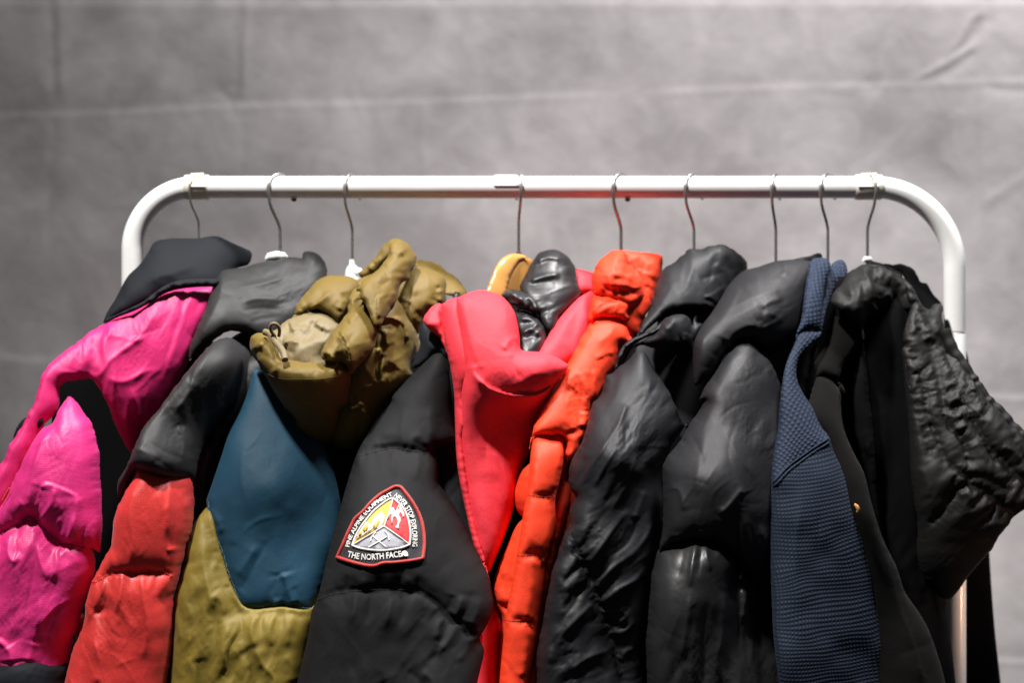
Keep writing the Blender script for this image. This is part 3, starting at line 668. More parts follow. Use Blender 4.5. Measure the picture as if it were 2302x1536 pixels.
mesh_obj('collar_binding', Panel("A 1340,650! 1270,652 1150,652 1060,664 985,692 920,735 850,790 770,830 690,868 632,896 618,925! 700,884 800,846 900,794 980,744 1050,720 1150,706 1270,702 1340,702!", "A 625,910:112 800,836:111 980,715:97 1150,680:87 1330,675:72", H=14, ell=14, Hb=10, g=3.0, seed=4, noise=2.5, nsc=13,
         seams=[("A 1340,660 1150,660 985,698 850,794 690,872", .3, .4)], cr=CR(60, .02, .5, wS=14)), M['charcoal'], J)
mesh_obj('shoulder', Panel("A 1285,700 1150,704 1050,712 960,742 800,842 700,882 610,930 540,970 450,1040 370,1100 300,1160 255,1220 225,1310 205,1390 P 158,135 100,240 60,300 20,390 -20,450 -70,640 -70,800 30,700 120,540 150,420 220,230 300,130 A 360,1290 430,1262 545,1256 590,1310 640,1400 670,1480 B 640,160 720,290 800,130 A 900,1536 1060,1280 1190,1000 1290,780",
         "A 1250,720:62 900,800:92 610,930:110 300,1170:150 B 100,200:175 -60,600:190 560,20:130 720,200:105 A 1130,1140:90", H=24, ell=62, Hb=18,
         strokes=[('r', 6, 16, "A 330,1240 470,1200 600,1230 700,1130 850,1010 960,840", (.3, .3)), ('s', 5, 20, "A 330,1190 450,1200 600,1245 640,1225", (.3, .3)),
                  ('v', 4, 10, "A 720,1010 840,1000 1000,940", (.3, .3)), ('v', 4, 9, "A 540,980 640,930 720,900", (.3, .3)), ('r', 4, 9, "A 640,900 680,960 670,1020", (.1, .4)),
                  ('r', 4, 9, "A 1180,720 1130,820 1090,950 1040,1100 980,1300", (.15, .3)), ('v', 4, 8, "A 1140,740 1100,830 1060,950 1010,1100 960,1250", (.15, .3)),
                  ('v', 4, 8, "A 1230,720 1180,830 1140,940", (.1, .4)), ('r', 3.5, 9, "A 1050,730 1080,840 1060,960", (.1, .5)), ('v', 4, 8, "A 1080,740 1095,840 1090,920", (.1, .5)),
                  ('r', 4, 14, "A 560,1060 700,1000 860,1020 920,960", (.3, .3)), ('v', 4, 12, "A 470,1050 560,1040 600,1080", (.2, .4)),
                  ('r', 5, 18, "A 640,1240 760,1260 900,1200 1000,1190", (.2, .4)), ('r', 5, 14, "A 800,1280 830,1400 850,1530", (.3, .3)),
                  ('v', 4, 10, "A 300,1230 290,1330 250,1450", (.2, .3)), ('r', 3, 7, "P 175,30 150,160 100,300 30,470 -20,560", (.05, .1))],
         seams=[("A 610,935 540,975 450,1045 370,1105 300,1165", .5, .5)], cr=CR(60, .03, .05), seed=5, noise=1.2), M['magenta_deep'], J)
sl = Panel("P 350,68! 378,86 430,160 470,230 490,300 503,400 512,540 518,680 516,800 508,868 470,852 N 211,1252 213,1277 203,1314 188,1355 174,1409 161,1450 153,1500 150,1560 140,1700 -80,1700 -90,1500 -90,1250 -40,1160 P 0,640 60,520 150,340 210,240 270,208 300,140",
         "P 350,68:165 400,400:182 100,640:190 0,800:195 300,900:190 N 60,1500:200 150,1480:190", H=46, ell=70, Hb=40,
         seams=[("P -60,830 0,790 60,750 120,720 170,680 215,715 280,770 340,815 400,822 480,858", .1, 1.6)],
         strokes=[('r', 7, 13, "P 345,80 290,200 230,400 190,560 175,660", (.15, .1)), ('v', 6, 13, "P 240,240 200,420 160,620", (.2, .1)),
                  ('s', 6, 26, "P 200,660 230,590 270,505 350,520 430,565 470,640", (.15, .2)), ('v', 7, 12, "P 265,520 240,600 205,690", (.1, .1)),
                  ('r', 6, 12, "P 330,520 300,620 240,700", (.2, .2)), ('r', 6, 11, "P 430,570 420,660 390,760 370,820", (.15, .1)), ('v', 6, 9, "P 448,580 455,680 450,790", (.15, .2)),
                  ('v', 5, 12, "P 500,720 485,740 470,790 455,820", (.1, .2)),
                  ('r', 6, 12, "P 200,720 240,860 290,1000", (.05, .3)), ('r', 5, 12, "P 330,820 325,920 300,1000", (.1, .3)), ('v', 5, 10, "P 225,740 225,870 210,1000 170,1200", (.05, .3)),
                  ('v', 6, 12, "P 120,730 125,820 130,890", (.05, .3)), ('r', 5, 10, "P 90,750 95,850 125,895 150,850", (.1, .2)), ('v', 5, 12, "P 60,800 20,950 -10,1050", (.1, .3)),
                  ('v', 5, 14, "P 60,560 40,660 20,760", (.2, .1)), ('v', 4, 9, "P 100,560 90,650 75,740", (.2, .1)), ('r', 6, 16, "P 350,830 400,860 440,950", (.1, .4)),
                  ('s', 7, 24, "P 420,1090 330,1130 270,1200 250,1260", (.2, .3)), ('v', 5, 12, "P 110,1320 80,1280 20,1265", (.1, .3)), ('r', 7, 16, "P 0,1290 50,1290 100,1340 110,1400", (.1, .1)),
                  ('v', 5, 12, "P 340,1290 300,1390 290,1470", (.2, .2)), ('r', 4, 14, "P 220,1290 190,1400", (.2, .2)), ('r', 4, 20, "P 250,1050 240,1200 200,1330", (.3, .3))],
         cr=CR(70, .02, .22), seed=7, noise=1.5)
mesh_obj('sleeve', sl, M['magenta'], J)
stitch(sl, ["P -60,830 0,790 60,750 120,720 170,680 215,715 280,770 340,815 400,822 480,858"], M['thread_pink'], J)
mesh_obj('cuff', Panel("P -120,1348 0,1352 90,1364 180,1390 270,1426 345,1446 350,1490 N 140,1720 -90,1720", "N 0,1480:212 75,1490:214 150,1515:200 60,1700:212", H=42, ell=70, Hb=50,
         seams=[("P -100,1392 0,1396 90,1406 200,1434 300,1466", .6, .8)], cr=CR(40, .01, .08), seed=9), M['charcoal'], J)
for P_, n_ in (("P 50,540 30,570 12,605", 209),):
    C = cat(pts(P_)[0], False, 4); Geo().tube([wpt(a, b, n_) for a, b in C], .0008, 6).build('piping', plain('orange cord', (.7, .12, .01), .5), J)
mesh_obj('side_panel', Panel("P 190,150 225,200 140,280 70,290 95,215 130,180", "P 140,220:168", H=10, ell=30, Hb=10), M['charcoal'], J)

# 2 --- red and grey puffer
J = jacket('down_jacket', 'puffer jacket with charcoal grey collar and shoulders and coated red sleeve', 'jacket', 630)
mesh_obj('body', Panel("560,740 640,760 640,900 560,1050 500,1160 450,1300 420,1700 250,1700 260,1300 300,1100 450,830", "580,780:70 480,1100:85 350,1500:110", H=30, ell=80, Hb=140, g=12), M['grey_nylon'], J)
mesh_obj('collar', Panel("A 1255,740 1300,640 1330,605 1450,585 1590,545 1640,542 1690,518 1760,530 1800,530 C 372,496 410,488 455,500 500,550 514,622 500,700 440,830 360,930 200,1010 80,1000 A 1500,990 1420,968 1350,975 1260,1030 1180,1090 1150,1115 1130,1145 1128,1070 1150,1000 1200,880",
         "A 1300,640:58 1600,545:22 1820,520:0 1130,1145:112 1350,975:104 1500,985:92 C 500,620:10 300,900:60", H=30, ell=62, Hb=50,
         strokes=[('r', 6, 15, "A 1330,620 1330,760 1260,900 1190,1040", (.1, .2)), ('r', 5, 14, "A 1440,810 1560,780 1700,790", (.3, .3)), ('v', 5, 12, "A 1440,850 1560,830 1690,840", (.3, .3)),
                  ('r', 5, 15, "A 1420,720 1560,700 1720,650", (.3, .3)), ('v', 4, 12, "A 1450,690 1580,660 1700,620", (.3, .3)), ('v', 5, 10, "A 1480,920 1580,890 1680,880", (.3, .3)),
                  ('r', 4, 12, "A 1330,940 1440,920 1560,920", (.3, .3)), ('v', 6, 10, "C 290,560 340,590 430,600", (.2, .3)), ('r', 6, 12, "C 380,500 410,540 470,560", (.1, .3)), ('v', 5, 10, "C 360,540 400,560 440,550", (.2, .2))],
         cr=CR(55, .022, .05), seed=11, noise=1.5), M['grey_nylon'], J)
mesh_obj('torso', Panel("566,800 600,800 610,860 580,930 520,1010 490,1100 470,1160 450,1220 425,1300 400,1330 405,1200 420,1080 440,1000 470,900 520,840",
         "566,810:95 520,950:110 480,1050:118 430,1200:130", H=22, ell=40, Hb=30, strokes=[('r', 6, 9, "B 1200,100 1180,250 1110,450", (.2, .2)), ('v', 6, 8, "B 1160,100 1140,250 1085,450", (.2, .2)), ('r', 5, 8, "B 1255,60 1225,180 1190,280", (.2, .2)), ('r', 4, 10, "B 1130,120 1110,220 1080,320", (.2, .2))], cr=CR(40, .03, 0), seed=12), M['black_satin'], J)
mesh_obj('sleeve', Panel("A 1240,1060 1300,1015 1360,1003 1410,1020 1450,1050 1530,1090 1550,1190 1490,1320 1430,1440 B 1130,200 1075,330 1060,400 1045,440 1030,420 1000,440 850,420 740,390 700,480 670,520 645,540 640,450 680,370 740,230 790,130 A 940,1440 1050,1290 1110,1210",
         "A 1370,1010:112 1120,1250:160 1450,1150:110 N 345,1050:205 300,1090:190 440,1070:165 A 1540,1150:66 1430,1440:100 N 400,960:165", H=36, ell=60, Hb=40,
         strokes=[('v', 5, 8, "B 1075,60 1090,140 1080,220 1055,330", (.2, .1)), ('v', 5, 9, "A 1400,1040 1440,1090 1490,1110", (.1, .3)), ('r', 4, 12, "A 1300,1050 1240,1150 1200,1250", (.2, .3)),
                  ('v', 4, 8, "B 950,60 880,110 820,170", (.3, .3)), ('v', 4, 8, "B 1020,100 1000,180 960,130", (.3, .3)), ('r', 4, 9, "B 990,130 1020,220 1000,320", (.2, .2)), ('v', 5, 8, "B 800,240 900,330 960,375", (.1, .1)),
                  ('v', 4, 9, "B 830,215 940,280 1020,310", (.3, .2)), ('r', 4, 9, "B 730,260 820,270 900,320", (.2, .2)), ('v', 4, 8, "A 1160,1330 1180,1400 1160,1480", (.2, .3)), ('r', 5, 14, "A 1180,1250 1150,1340 1060,1450", (.2, .3))],
         cr=CR(60, .03, .1), seed=13, noise=1.0), M['grey_nylon'], J)
sl = Panel("B 770,346 840,350 900,372 960,386 1030,412! 1048,480 1052,600 1040,700 1010,790 1000,850 985,910 960,1000 942,1060 944,1170 935,1300 920,1430 908,1536 N 360,1720 90,1720 140,1550 B 350,1536 365,1490 390,1380 420,1300 450,1230 460,1180 470,1090 490,1010 520,950 560,870 600,800 605,750 620,650 650,560 680,500 730,410",
         "B 770,346:198 1030,412:176 620,700:205 470,1150:205 1000,850:190 940,1200:200 N 160,1520:215 380,1520:205 250,1700:215", H=42, ell=62, Hb=40,
         seams=[("B 500,985 560,970 630,928 700,925 760,930 850,922 920,930 960,960", .42, 1.2), ("B 470,1090 560,1130 600,1120", .7, .4)],
         strokes=[('r', 7, 11, "B 935,390 945,480 940,600 950,760", (.02, .3)), ('v', 6, 12, "B 985,430 985,600 950,790 925,930", (.05, .1)), ('v', 4, 8, "B 900,390 895,450 880,520", (.02, .4)),
                  ('v', 4, 8, "B 850,365 840,430 830,490", (.02, .4)), ('s', 5, 30, "B 610,930 595,1030 545,1140 480,1250 405,1350", (.1, .2)),
                  ('v', 6, 16, "B 640,640 600,820 600,960", (.3, .2)), ('r', 5, 18, "B 760,420 740,600 750,780 720,920", (.2, .1)), ('r', 6, 14, "B 800,930 810,1050 830,1250 800,1400", (.02, .3)),
                  ('v', 5, 9, "B 870,930 880,1050 935,1170", (.05, .1)), ('r', 4, 10, "B 700,930 690,1040 660,1140", (.02, .4)), ('v', 4, 9, "B 640,935 610,1060 560,1200", (.05, .3)), ('r', 6, 10, "B 930,800 960,800 1000,800", (.2, .2)),
                  ('v', 4, 12, "B 480,1260 500,1340 470,1420", (.3, .3)), ('r', 4, 12, "B 560,1260 580,1400 560,1530", (.3, .2))],
         cr=CR(70, .012, .2, wS=26), seed=15, noise=1.0)
mesh_obj('lower_sleeve', sl, M['red_nylon'], J)
stitch(sl, ["B 500,985 560,970 630,928 700,925 760,930 850,922 920,930 960,960", "B 772,352 840,356 900,378 960,392 1028,418"], M['thread_red'], J)
mesh_obj('hem', Panel("N 172,1395 185,1380 196,1400 193,1440 180,1450 170,1430", "185,1410:170", H=14, ell=20, Hb=14), M['red_nylon'], J)
# 3 --- hooded olive and blue jacket
J = jacket('hooded_jacket', 'olive hooded puffer jacket with a petrol blue sleeve panel and tan hood lining', 'jacket', 792)
mesh_obj('body', Panel("640,850 800,860 900,800 960,780 950,960 880,1100 830,1250 760,1420 740,1700 450,1700 500,1300 560,1000", "640,860:70 800,900:60 700,1300:110", H=30, ell=80, Hb=130, g=12), M['black_matt'], J)
sl = Panel("570,830! 610,840 690,930 730,1000 760,1100 770,1200 745,1260 720,1330 707,1363! 700,1374 662,1370 633,1366 600,1368 548,1371! 538,1359 522,1318 509,1285 497,1244 480,1198 468,1157 464,1124! 480,1078 497,1028 513,979 552,895",
         "570,830:112 470,1130:165 740,1180:145 550,1370:198 700,1372:186 620,1370:194 620,1100:172", H=14, ell=60, Hb=20,
         strokes=[('v', 5, 14, "B 1470,750 1420,840 1370,940 1310,1040", (.3, .1)), ('r', 4, 18, "B 1420,760 1360,860 1290,960", (.3, .2)), ('v', 6, 11, "B 1525,925 1505,1010 1510,1080", (.2, .1)), ('r', 7, 14, "B 1545,930 1570,1010 1600,1100", (.1, .1)),
                  ('r', 5, 12, "B 1490,1120 1530,1075 1590,1120", (.1, .1)), ('v', 4, 12, "B 1180,650 1205,740 1215,830", (.2, .2)), ('r', 4, 9, "B 1150,590 1200,660 1215,740", (.1, .3)),
                  ('v', 3, 12, "B 1280,760 1250,840 1240,900", (.2, .2)), ('r', 5, 40, "B 1360,150 1330,400 1380,650", (.3, .4)), ('v', 4, 14, "B 1600,1000 1640,1080", (.2, .1))],
         cr=CR(60, .012, .0, .35, .03), seed=21, noise=1.0, sa=1.4)
mesh_obj('shoulder_panel', sl, M['blue'], J)
stitch(sl, ["472,1128 474,1157 486,1198 503,1243 515,1284 528,1317 543,1353 552,1364 600,1362 633,1360 662,1364 702,1366"], M['thread_blue'], J, 5, 3.4, .0004)
mesh_obj('sleeve', Panel("N 469,1140 B 1060,660 1010,780 1005,850 990,930 960,1010 945,1080 940,1200 930,1350 915,1536 N 370,1720 640,1720 690,1536 715,1400 730,1330 700,1365 640,1360 560,1362 530,1320 500,1230 480,1150",
         "469,1140:160 410,1280:176 390,1500:188 550,1380:190 720,1350:178 560,1530:200 N 680,1500:190", H=36, ell=55, Hb=40, free=["480,1150 500,1230 530,1320 552,1366 640,1366 700,1368 725,1340"],
         strokes=[('r', 6, 11, "B 1140,720 1130,830 1160,1000 1210,1150", (.2, .2)), ('v', 5, 9, "B 1070,740 1060,850 1055,920", (.2, .3)), ('v', 6, 9, "B 1180,790 1165,880 1195,1000", (.1, .2)), ('r', 5, 9, "B 1200,860 1180,920 1210,1000 1260,1080", (.1, .3)),
                  ('v', 6, 9, "B 1190,1040 1200,1100 1195,1200 1205,1400", (.1, .3)), ('r', 5, 10, "B 1180,1040 1230,1080 1240,1160", (.1, .3)),
                  ('v', 6, 10, "B 970,1060 1010,1130 1030,1210", (.1, .3)), ('r', 6, 10, "B 955,1100 985,1170 1010,1250 980,1320", (.2, .3)), ('v', 5, 9, "B 950,1180 1000,1280 990,1350", (.3, .3)),
                  ('s', 8, 22, "B 1310,1150 1330,1200 1280,1310 1260,1420", (.05, .3)), ('r', 6, 11, "B 1400,1150 1390,1250 1410,1330", (.02, .3)), ('v', 6, 9, "B 1430,1150 1440,1260 1430,1340", (.02, .3)),
                  ('r', 6, 11, "B 1500,1145 1480,1240 1490,1320", (.02, .3)), ('v', 6, 9, "B 1545,1145 1540,1230 1520,1310", (.02, .3)), ('r', 6, 11, "B 1590,1150 1580,1250 1570,1330", (.02, .3)), ('v', 6, 10, "B 1640,1150 1620,1230 1590,1300", (.02, .3)),
                  ('r', 7, 14, "B 1400,1310 1440,1400 1510,1490 1500,1536", (.2, .1)), ('v', 7, 12, "B 1360,1310 1400,1420 1450,1520", (.2, .2)), ('v', 6, 12, "B 1110,1370 1120,1450 1130,1530", (.2, .1)), ('r', 5, 12, "B 1050,1370 1090,1440 1090,1530", (.2, .1)),
                  ('v', 6, 11, "B 935,1410 980,1470 1000,1520", (.1, .2)), ('r', 5, 14, "B 1280,1200 1240,1300 1260,1440", (.2, .3)), ('r', 5, 12, "B 1560,1350 1600,1430 1600,1520", (.2, .2))],
         seams=[("B 1125,620 1160,730 1200,850 1260,1020 1310,1140", .5, .6), ("B 1315,1140 1450,1137 1600,1140 1690,1150", .5, .6)],
         cr=CR(70, .03, .14, wS=30), seed=22, noise=1.5, sa=.7), M['olive_low'], J)
# hood
hood = [
    Panel("Q 470,760 700,600 1000,480 1250,380 1480,330 1600,500 1520,800 1400,1150 1300,1400 1050,1500 700,1420 420,1330 300,1150 330,900", "Q 500,800:70 1200,700:50 1200,1400:80 500,1300:100 1500,400:20", H=10, ell=60, Hb=30, seed=29, g=9),
    # far collar edge and rear lump
    Panel("S 850,330 900,295 1000,305 1110,340 1200,400 1290,470 1360,560 1400,640 1330,680 1250,660 1180,640 1150,560 1050,470 950,420", "S 900,300:0 1200,420:-10 1380,620:15 1180,600:30", H=16, ell=40, Hb=30, strokes=[('v', 5, 9, "S 880,350 960,345 1010,380 1080,375 1160,420", (.1, .2)), ('v', 5, 14, "S 1190,480 1220,560 1260,640", (.2, .2))], cr=CR(40, .03, 0), sa=2.1, seed=30),
    Panel("S 700,690! 740,600 780,500 830,400 900,358 980,370 1040,385 1110,420 1170,460 1192,520 1188,640 1180,720 1110,800 1000,870 960,930 900,1040 800,1000 720,860", "S 830,400:30 1100,430:22 720,680:60 1000,870:55 900,960:62", H=28, ell=50, Hb=30,
          strokes=[('v', 5, 8, "S 1112,560 1075,640 1055,740", (.1, .2)), ('r', 4, 9, "S 1120,580 1140,660 1110,730", (.2, .2)), ('s', 5, 18, "S 850,710 810,790 800,870", (.1, .2)), ('v', 4, 10, "S 720,690 800,740 850,720", (.1, .2)), ('v', 4, 9, "S 880,810 930,860 900,900", (.2, .2)), ('r', 4, 15, "S 900,420 870,560 900,680", (.3, .3)), ('v', 4, 9, "S 1100,830 1000,850 930,900", (.2, .2))], cr=CR(50, .03, 0), sa=2.1, seed=31, noise=1),
    # lump at the left, behind the lining
    Panel("Q 430,800! 450,720 520,620 610,510 700,450 790,420 880,425 960,435 1030,465 1060,510 1040,600 1000,660 960,760 900,850 860,880 820,850 740,790 640,760 560,770 500,800", "Q 440,780:98 800,430:60 1030,500:58 880,840:100", H=30, ell=50, Hb=30,
          strokes=[('s', 7, 26, "Q 450,770 560,740 660,680 740,620 810,560", (.1, .2)), ('v', 5, 14, "Q 520,720 640,640 780,570", (.2, .3)), ('v', 4, 8, "Q 900,430 940,460 960,440", (.2, .2)), ('r', 3, 12, "Q 860,590 960,580 1030,550", (.2, .3)), ('v', 3, 9, "Q 870,640 950,600 1020,560", (.2, .3)), ('r', 3, 10, "Q 860,760 900,700 920,650", (.2, .2))], cr=CR(50, .025, 0), sa=2.1, seed=32, noise=1),
    # strip behind, above the white swivel
    Panel("Q 1040,400! 1120,340 1200,260 1250,190 1310,120 1390,70 1460,80 1480,160 1400,260 1300,340 1200,420 1090,460", "Q 1080,400:20 1420,90:10 1300,300:40", H=16, ell=30, Hb=20, strokes=[('v', 4, 8, "Q 1240,260 1300,200 1340,110", (.2, .2)), ('r', 3, 8, "Q 1140,320 1180,340 1160,380", (.2, .2)), ('v', 3, 7, "Q 1190,300 1215,340 1190,370", (.2, .2))], cr=CR(40, .04, 0), sa=2.1, seed=33),
    # rear strips under the roll
    Panel("S 690,700! 750,780 800,870 850,950 900,1060 918,1160 905,1230 840,1330 838,1400 870,1480 D 740,30 690,110 640,190 600,225 540,130 560,0 S 400,1330 420,1100 430,940 520,800 600,740 650,710", "S 700,720:85 900,1150:70 700,1300:100 520,950:110 D 620,200:105", H=30, ell=44, Hb=30,
          strokes=[('s', 6, 20, "S 790,1120 770,980 740,950 620,900 520,910", (.1, .1)), ('r', 6, 9, "S 530,910 600,890 640,900 740,945", (.2, .1)), ('v', 6, 9, "S 530,960 640,925 730,965", (.2, .2)), ('s', 7, 20, "S 640,870 700,870 780,950 830,1080 850,1200", (.2, .2)),
                   ('r', 5, 9, "S 620,1180 590,1100 600,1000", (.2, .2)), ('v', 6, 9, "S 580,1190 560,1080 520,1000", (.2, .2)), ('v', 5, 10, "S 780,1060 790,1250 830,1380", (.2, .2)), ('v', 4, 10, "S 680,1360 620,1420 560,1400", (.2, .2)), ('r', 4, 10, "S 850,1390 840,1480", (.1, .1)), ('v', 5, 10, "S 540,1250 530,1400 520,1530", (.1, .2))], cr=CR(55, .04, 0), sa=2.1, seed=34, noise=1),
    # bag: the hanging front of the hood
    Panel("Q 2,1050! 20,1010 60,985 110,978 160,990 210,1050 260,1130 300,1215 340,1230 420,1245 520,1255 640,1262 700,1270 800,1300 880,1250 980,1370! 985,1420 960,1520 C 640,1400 600,1440 D 500,60 470,200 440,240 400,262 330,240 270,190 190,80 C 330,1500 260,1420 200,1330 150,1230 Q 150,1380 70,1250 20,1150", "Q 20,1040:130 300,1230:160 700,1270:168 960,1400:150 C 300,1480:128 D 420,250:110", H=52, ell=62, Hb=40,
          strokes=[('r', 5, 8, "Q 40,1130 110,1090 180,1100", (.2, .3)), ('v', 5, 7, "Q 30,1110 90,1085 150,1080", (.2, .3)), ('v', 5, 8, "Q 60,1190 120,1150 200,1170", (.2, .3)), ('v', 5, 8, "Q 60,1245 130,1190 230,1210", (.2, .3)),
                   ('v', 4, 9, "Q 300,1230 280,1300 220,1320", (.1, .3)), ('r', 4, 10, "Q 340,1240 300,1310 250,1360", (.1, .3)), ('v', 4, 8, "Q 390,1250 370,1310", (.1, .3)), ('v', 4, 9, "Q 640,1370 720,1310 740,1280", (.3, .1)), ('r', 5, 12, "Q 640,1330 760,1320 850,1270", (.3, .1)),
                   ('v', 4, 30, "D 230,140 380,70 480,0", (.3, .3)), ('r', 5, 12, "D 400,10 470,130 450,220", (.2, .2)), ('v', 4, 10, "D 480,40 500,150 470,210", (.2, .2))], cr=CR(55, .02, 0), sa=2.1, seed=35, noise=1.2),
    # strip hanging from the right end of the bag
    Panel("Q 1215,1110! 1275,1110 1285,1200 1260,1300 1250,1536 D 660,130 640,210 610,210 560,260 450,240 450,60 N 770,890 Q 880,1480 930,1380 1000,1240 1130,1120 1180,1100", "Q 1250,1120:128 1000,1330:128 1150,1500:120 D 560,230:112", H=26, ell=36, Hb=25,
          strokes=[('r', 5, 9, "Q 1220,1060 1260,1130 1270,1100", (.2, .1)), ('v', 4, 9, "C 700,1200 760,1240 770,1290", (.1, .2)), ('v', 5, 9, "C 660,1360 720,1340 740,1300", (.2, .2)), ('r', 4, 9, "C 740,1380 690,1420 650,1420", (.2, .2)), ('r', 4, 8, "D 610,30 650,100 630,200", (.2, .2)), ('v', 4, 8, "D 580,30 600,120 590,200", (.2, .2))], cr=CR(50, .045, 0), sa=2.1, seed=36, noise=1)]
mesh_obj('hood', hood, M['olive'], J)
stitch(hood[6], ["Q 60,1210 150,1330 300,1400 500,1420 700,1420 900,1390", "D 210,100 330,150 450,150"], M['thread_olive'], J, 5, 3.2)
roll = [
    Panel("Q 985,610! 1050,530 1110,460 1200,400 1290,310 1340,220 1350,140 1390,85 1450,75 1520,110 1580,190 1605,260 1580,350 1550,390 1540,450 1470,490 1440,560 1425,640 1350,740 1310,830 1260,895 1210,905 1160,800 1110,690 1060,630 1060,580", "Q 1000,610:138 1400,90:55 1600,260:48 1440,560:88 1240,880:146", H=32, ell=56, Hb=40,
          strokes=[('s', 7, 20, "Q 1235,840 1222,720 1235,640 1290,600", (.1, .2)), ('r', 4, 10, "Q 1390,650 1430,540 1460,400", (.2, .2)), ('v', 3, 7, "Q 1290,310 1330,400 1350,460", (.2, .3)), ('v', 3, 7, "Q 1290,620 1320,700 1360,690", (.2, .2)), ('v', 5, 12, "Q 1470,220 1520,280 1540,370", (.1, .2)), ('s', 5, 14, "Q 1340,210 1400,185 1470,200 1510,240", (.2, .2)), ('v', 4, 8, "Q 1420,90 1500,110 1560,190 1590,270", (.1, .1)), ('v', 3, 9, "Q 1150,450 1270,520 1380,440", (.3, .3))], cr=CR(55, .022, 0), sa=2.1, seed=41, noise=1),
    Panel("Q 945,650! 1020,540 1100,540 1180,640 1225,760 1235,880 1240,960 1215,1040 1200,1120 1150,1190 1080,1270 1000,1360 985,1372! 960,1340 900,1260 860,1250 800,1245 700,1235 690,1190 700,1140 740,1060 800,960 870,880 940,790 945,720 970,680", "Q 1020,560:92 1215,760:100 1230,940:126 980,1370:166 700,1200:172 900,900:142", H=34, ell=58, Hb=40,
          strokes=[('s', 9, 26, "Q 985,1340 970,1200 940,1080 905,1005 865,980", (.05, .1)), ('r', 5, 10, "Q 890,990 940,1110 970,1270", (.1, .1)), ('r', 5, 8, "Q 960,700 1040,650 1100,660 1150,750", (.1, .2)), ('v', 5, 8, "Q 965,720 1040,690 1090,680", (.1, .3)), ('v', 4, 8, "Q 990,650 1010,620 1060,640", (.1, .2)),
                   ('s', 8, 18, "Q 860,1255 780,1270 720,1240 690,1200 730,1180", (.1, .2)), ('r', 5, 9, "Q 700,1170 760,1160 850,1240", (.1, .2)), ('v', 5, 8, "Q 710,1215 790,1260 860,1250", (.1, .2)), ('v', 3, 8, "Q 1120,1040 1200,1020", (.2, .1)), ('r', 4, 12, "Q 1080,760 1020,840 960,900", (.3, .3))], cr=CR(55, .022, 0), sa=2.1, seed=42, noise=1)]
mesh_obj('hood_brim', roll, M['olive'], J)
mesh_obj('hood_lining', Panel("Q 280,930! 330,870 420,820 520,775 620,755 700,760 770,800 830,860 870,900 850,1000 780,1100 720,1200 740,1300 680,1360 520,1350 400,1330 280,1280 230,1180 180,1060 210,980", "Q 300,920:112 640,760:92 850,880:104 450,1330:140 700,1330:140 200,1060:128", H=34, ell=55, Hb=15,
         seams=[("Q 345,1010 345,1110 365,1230", .15, 2.5), ("Q 345,1000 420,970 560,910 640,900 760,960", .25, 2.0)],
         strokes=[('v', 5, 8, "Q 370,880 390,930 380,980", (.1, .2)), ('r', 5, 10, "Q 400,960 520,930 640,960", (.2, .3)), ('v', 4, 10, "Q 560,900 640,950 780,1000", (.2, .2)), ('v', 4, 9, "Q 600,880 700,950 790,970", (.2, .2)), ('r', 4, 10, "Q 640,870 720,930 800,960", (.2, .2)), ('v', 4, 8, "Q 350,1120 420,1160 470,1160", (.05, .3)), ('r', 4, 9, "Q 350,1080 430,1060 520,1090", (.05, .3)), ('v', 4, 9, "Q 690,760 770,820 830,890", (.2, .2))],
         cr=CR(55, .02, .2), sa=2.1, seed=43, noise=1), M['tan'], J)
cord("Q 285,1010 292,960 280,910 245,885 212,895 203,925 215,965 250,1010", .0018, "Q 285,1010:165 245,885:172 215,965:168", M['tan'], 'drawcord', J)
cord("Q 150,968 200,985 250,1060 300,1120 330,1170 345,1235", .0036, "Q 150,968:150 250,1060:176 340,1230:186", M['tan'], 'hood_hem', J)

# 4 --- black parka with coral hood
J = jacket('hooded_parka', 'matt black parka with coral hood and embroidered triangular sleeve patch', 'jacket', 1166)
mesh_obj('body', Panel("1000,850 1100,900 1250,900 1250,1050 1180,1250 1140,1400 1130,1700 800,1700 850,1300 950,1000", "1000,870:70 1200,950:60 1100,1400:110", H=30, ell=80, Hb=120, g=12), M['black_matt'], J)
mesh_obj('side_panel', Panel("1040,1420 1085,1400 1098,1300 1115,1340 1131,1409 1129,1438 1123,1484 1119,1540 1115,1720 1020,1720", "1110,1340:140 1131,1420:150 1060,1450:190", H=16, ell=30, Hb=30, strokes=[('v', 4, 9, "D 1290,1310 1340,1370 1360,1400", (.2, .2)), ('r', 4, 9, "D 1300,1230 1340,1200 1360,1250", (.2, .2))], cr=CR(40, .03, 0), seed=50), M['coral'], J)
mesh_obj('front_panel', Panel("995,800 1030,840 1030,960 1040,1060 1055,1150 1075,1225 1100,1300 1060,1300 1000,1200 960,1100 950,950", "1010,810:108 1030,1000:120 1090,1290:160 980,1100:130", H=18, ell=40, Hb=20, strokes=[('v', 4, 9, "D 1085,300 1100,420 1140,560", (.2, .2))], cr=CR(40, .02, 0), seed=51), M['black_matt'], J)
mesh_obj('collar', Panel("C 1090,900! 1130,950 1200,1000 1230,1060 1240,1130 1180,1100 1110,1150 1040,1190 1020,1190 1040,1120 1070,1050 1060,980", "C 1090,920:88 1200,1010:108 1030,1180:100", H=16, ell=30, Hb=20, strokes=[('r', 4, 9, "C 1100,980 1130,1050 1190,1080", (.2, .3)), ('v', 4, 8, "C 1030,1170 1100,1110 1180,1080", (.2, .2)), ('r', 3, 8, "C 1040,1170 1080,1180", (.2, .2))], cr=CR(40, .03, 0), seed=52), M['charcoal'], J)
toggle = Geo().tube([wpt(1026, 672, 45), wpt(1027, 664, 44), wpt(1027.5, 660, 44), wpt(1028, 657, 44)], [.0042, .0042, .0028, .0030], 12).build('cord_lock', M['black_gloss'], J)
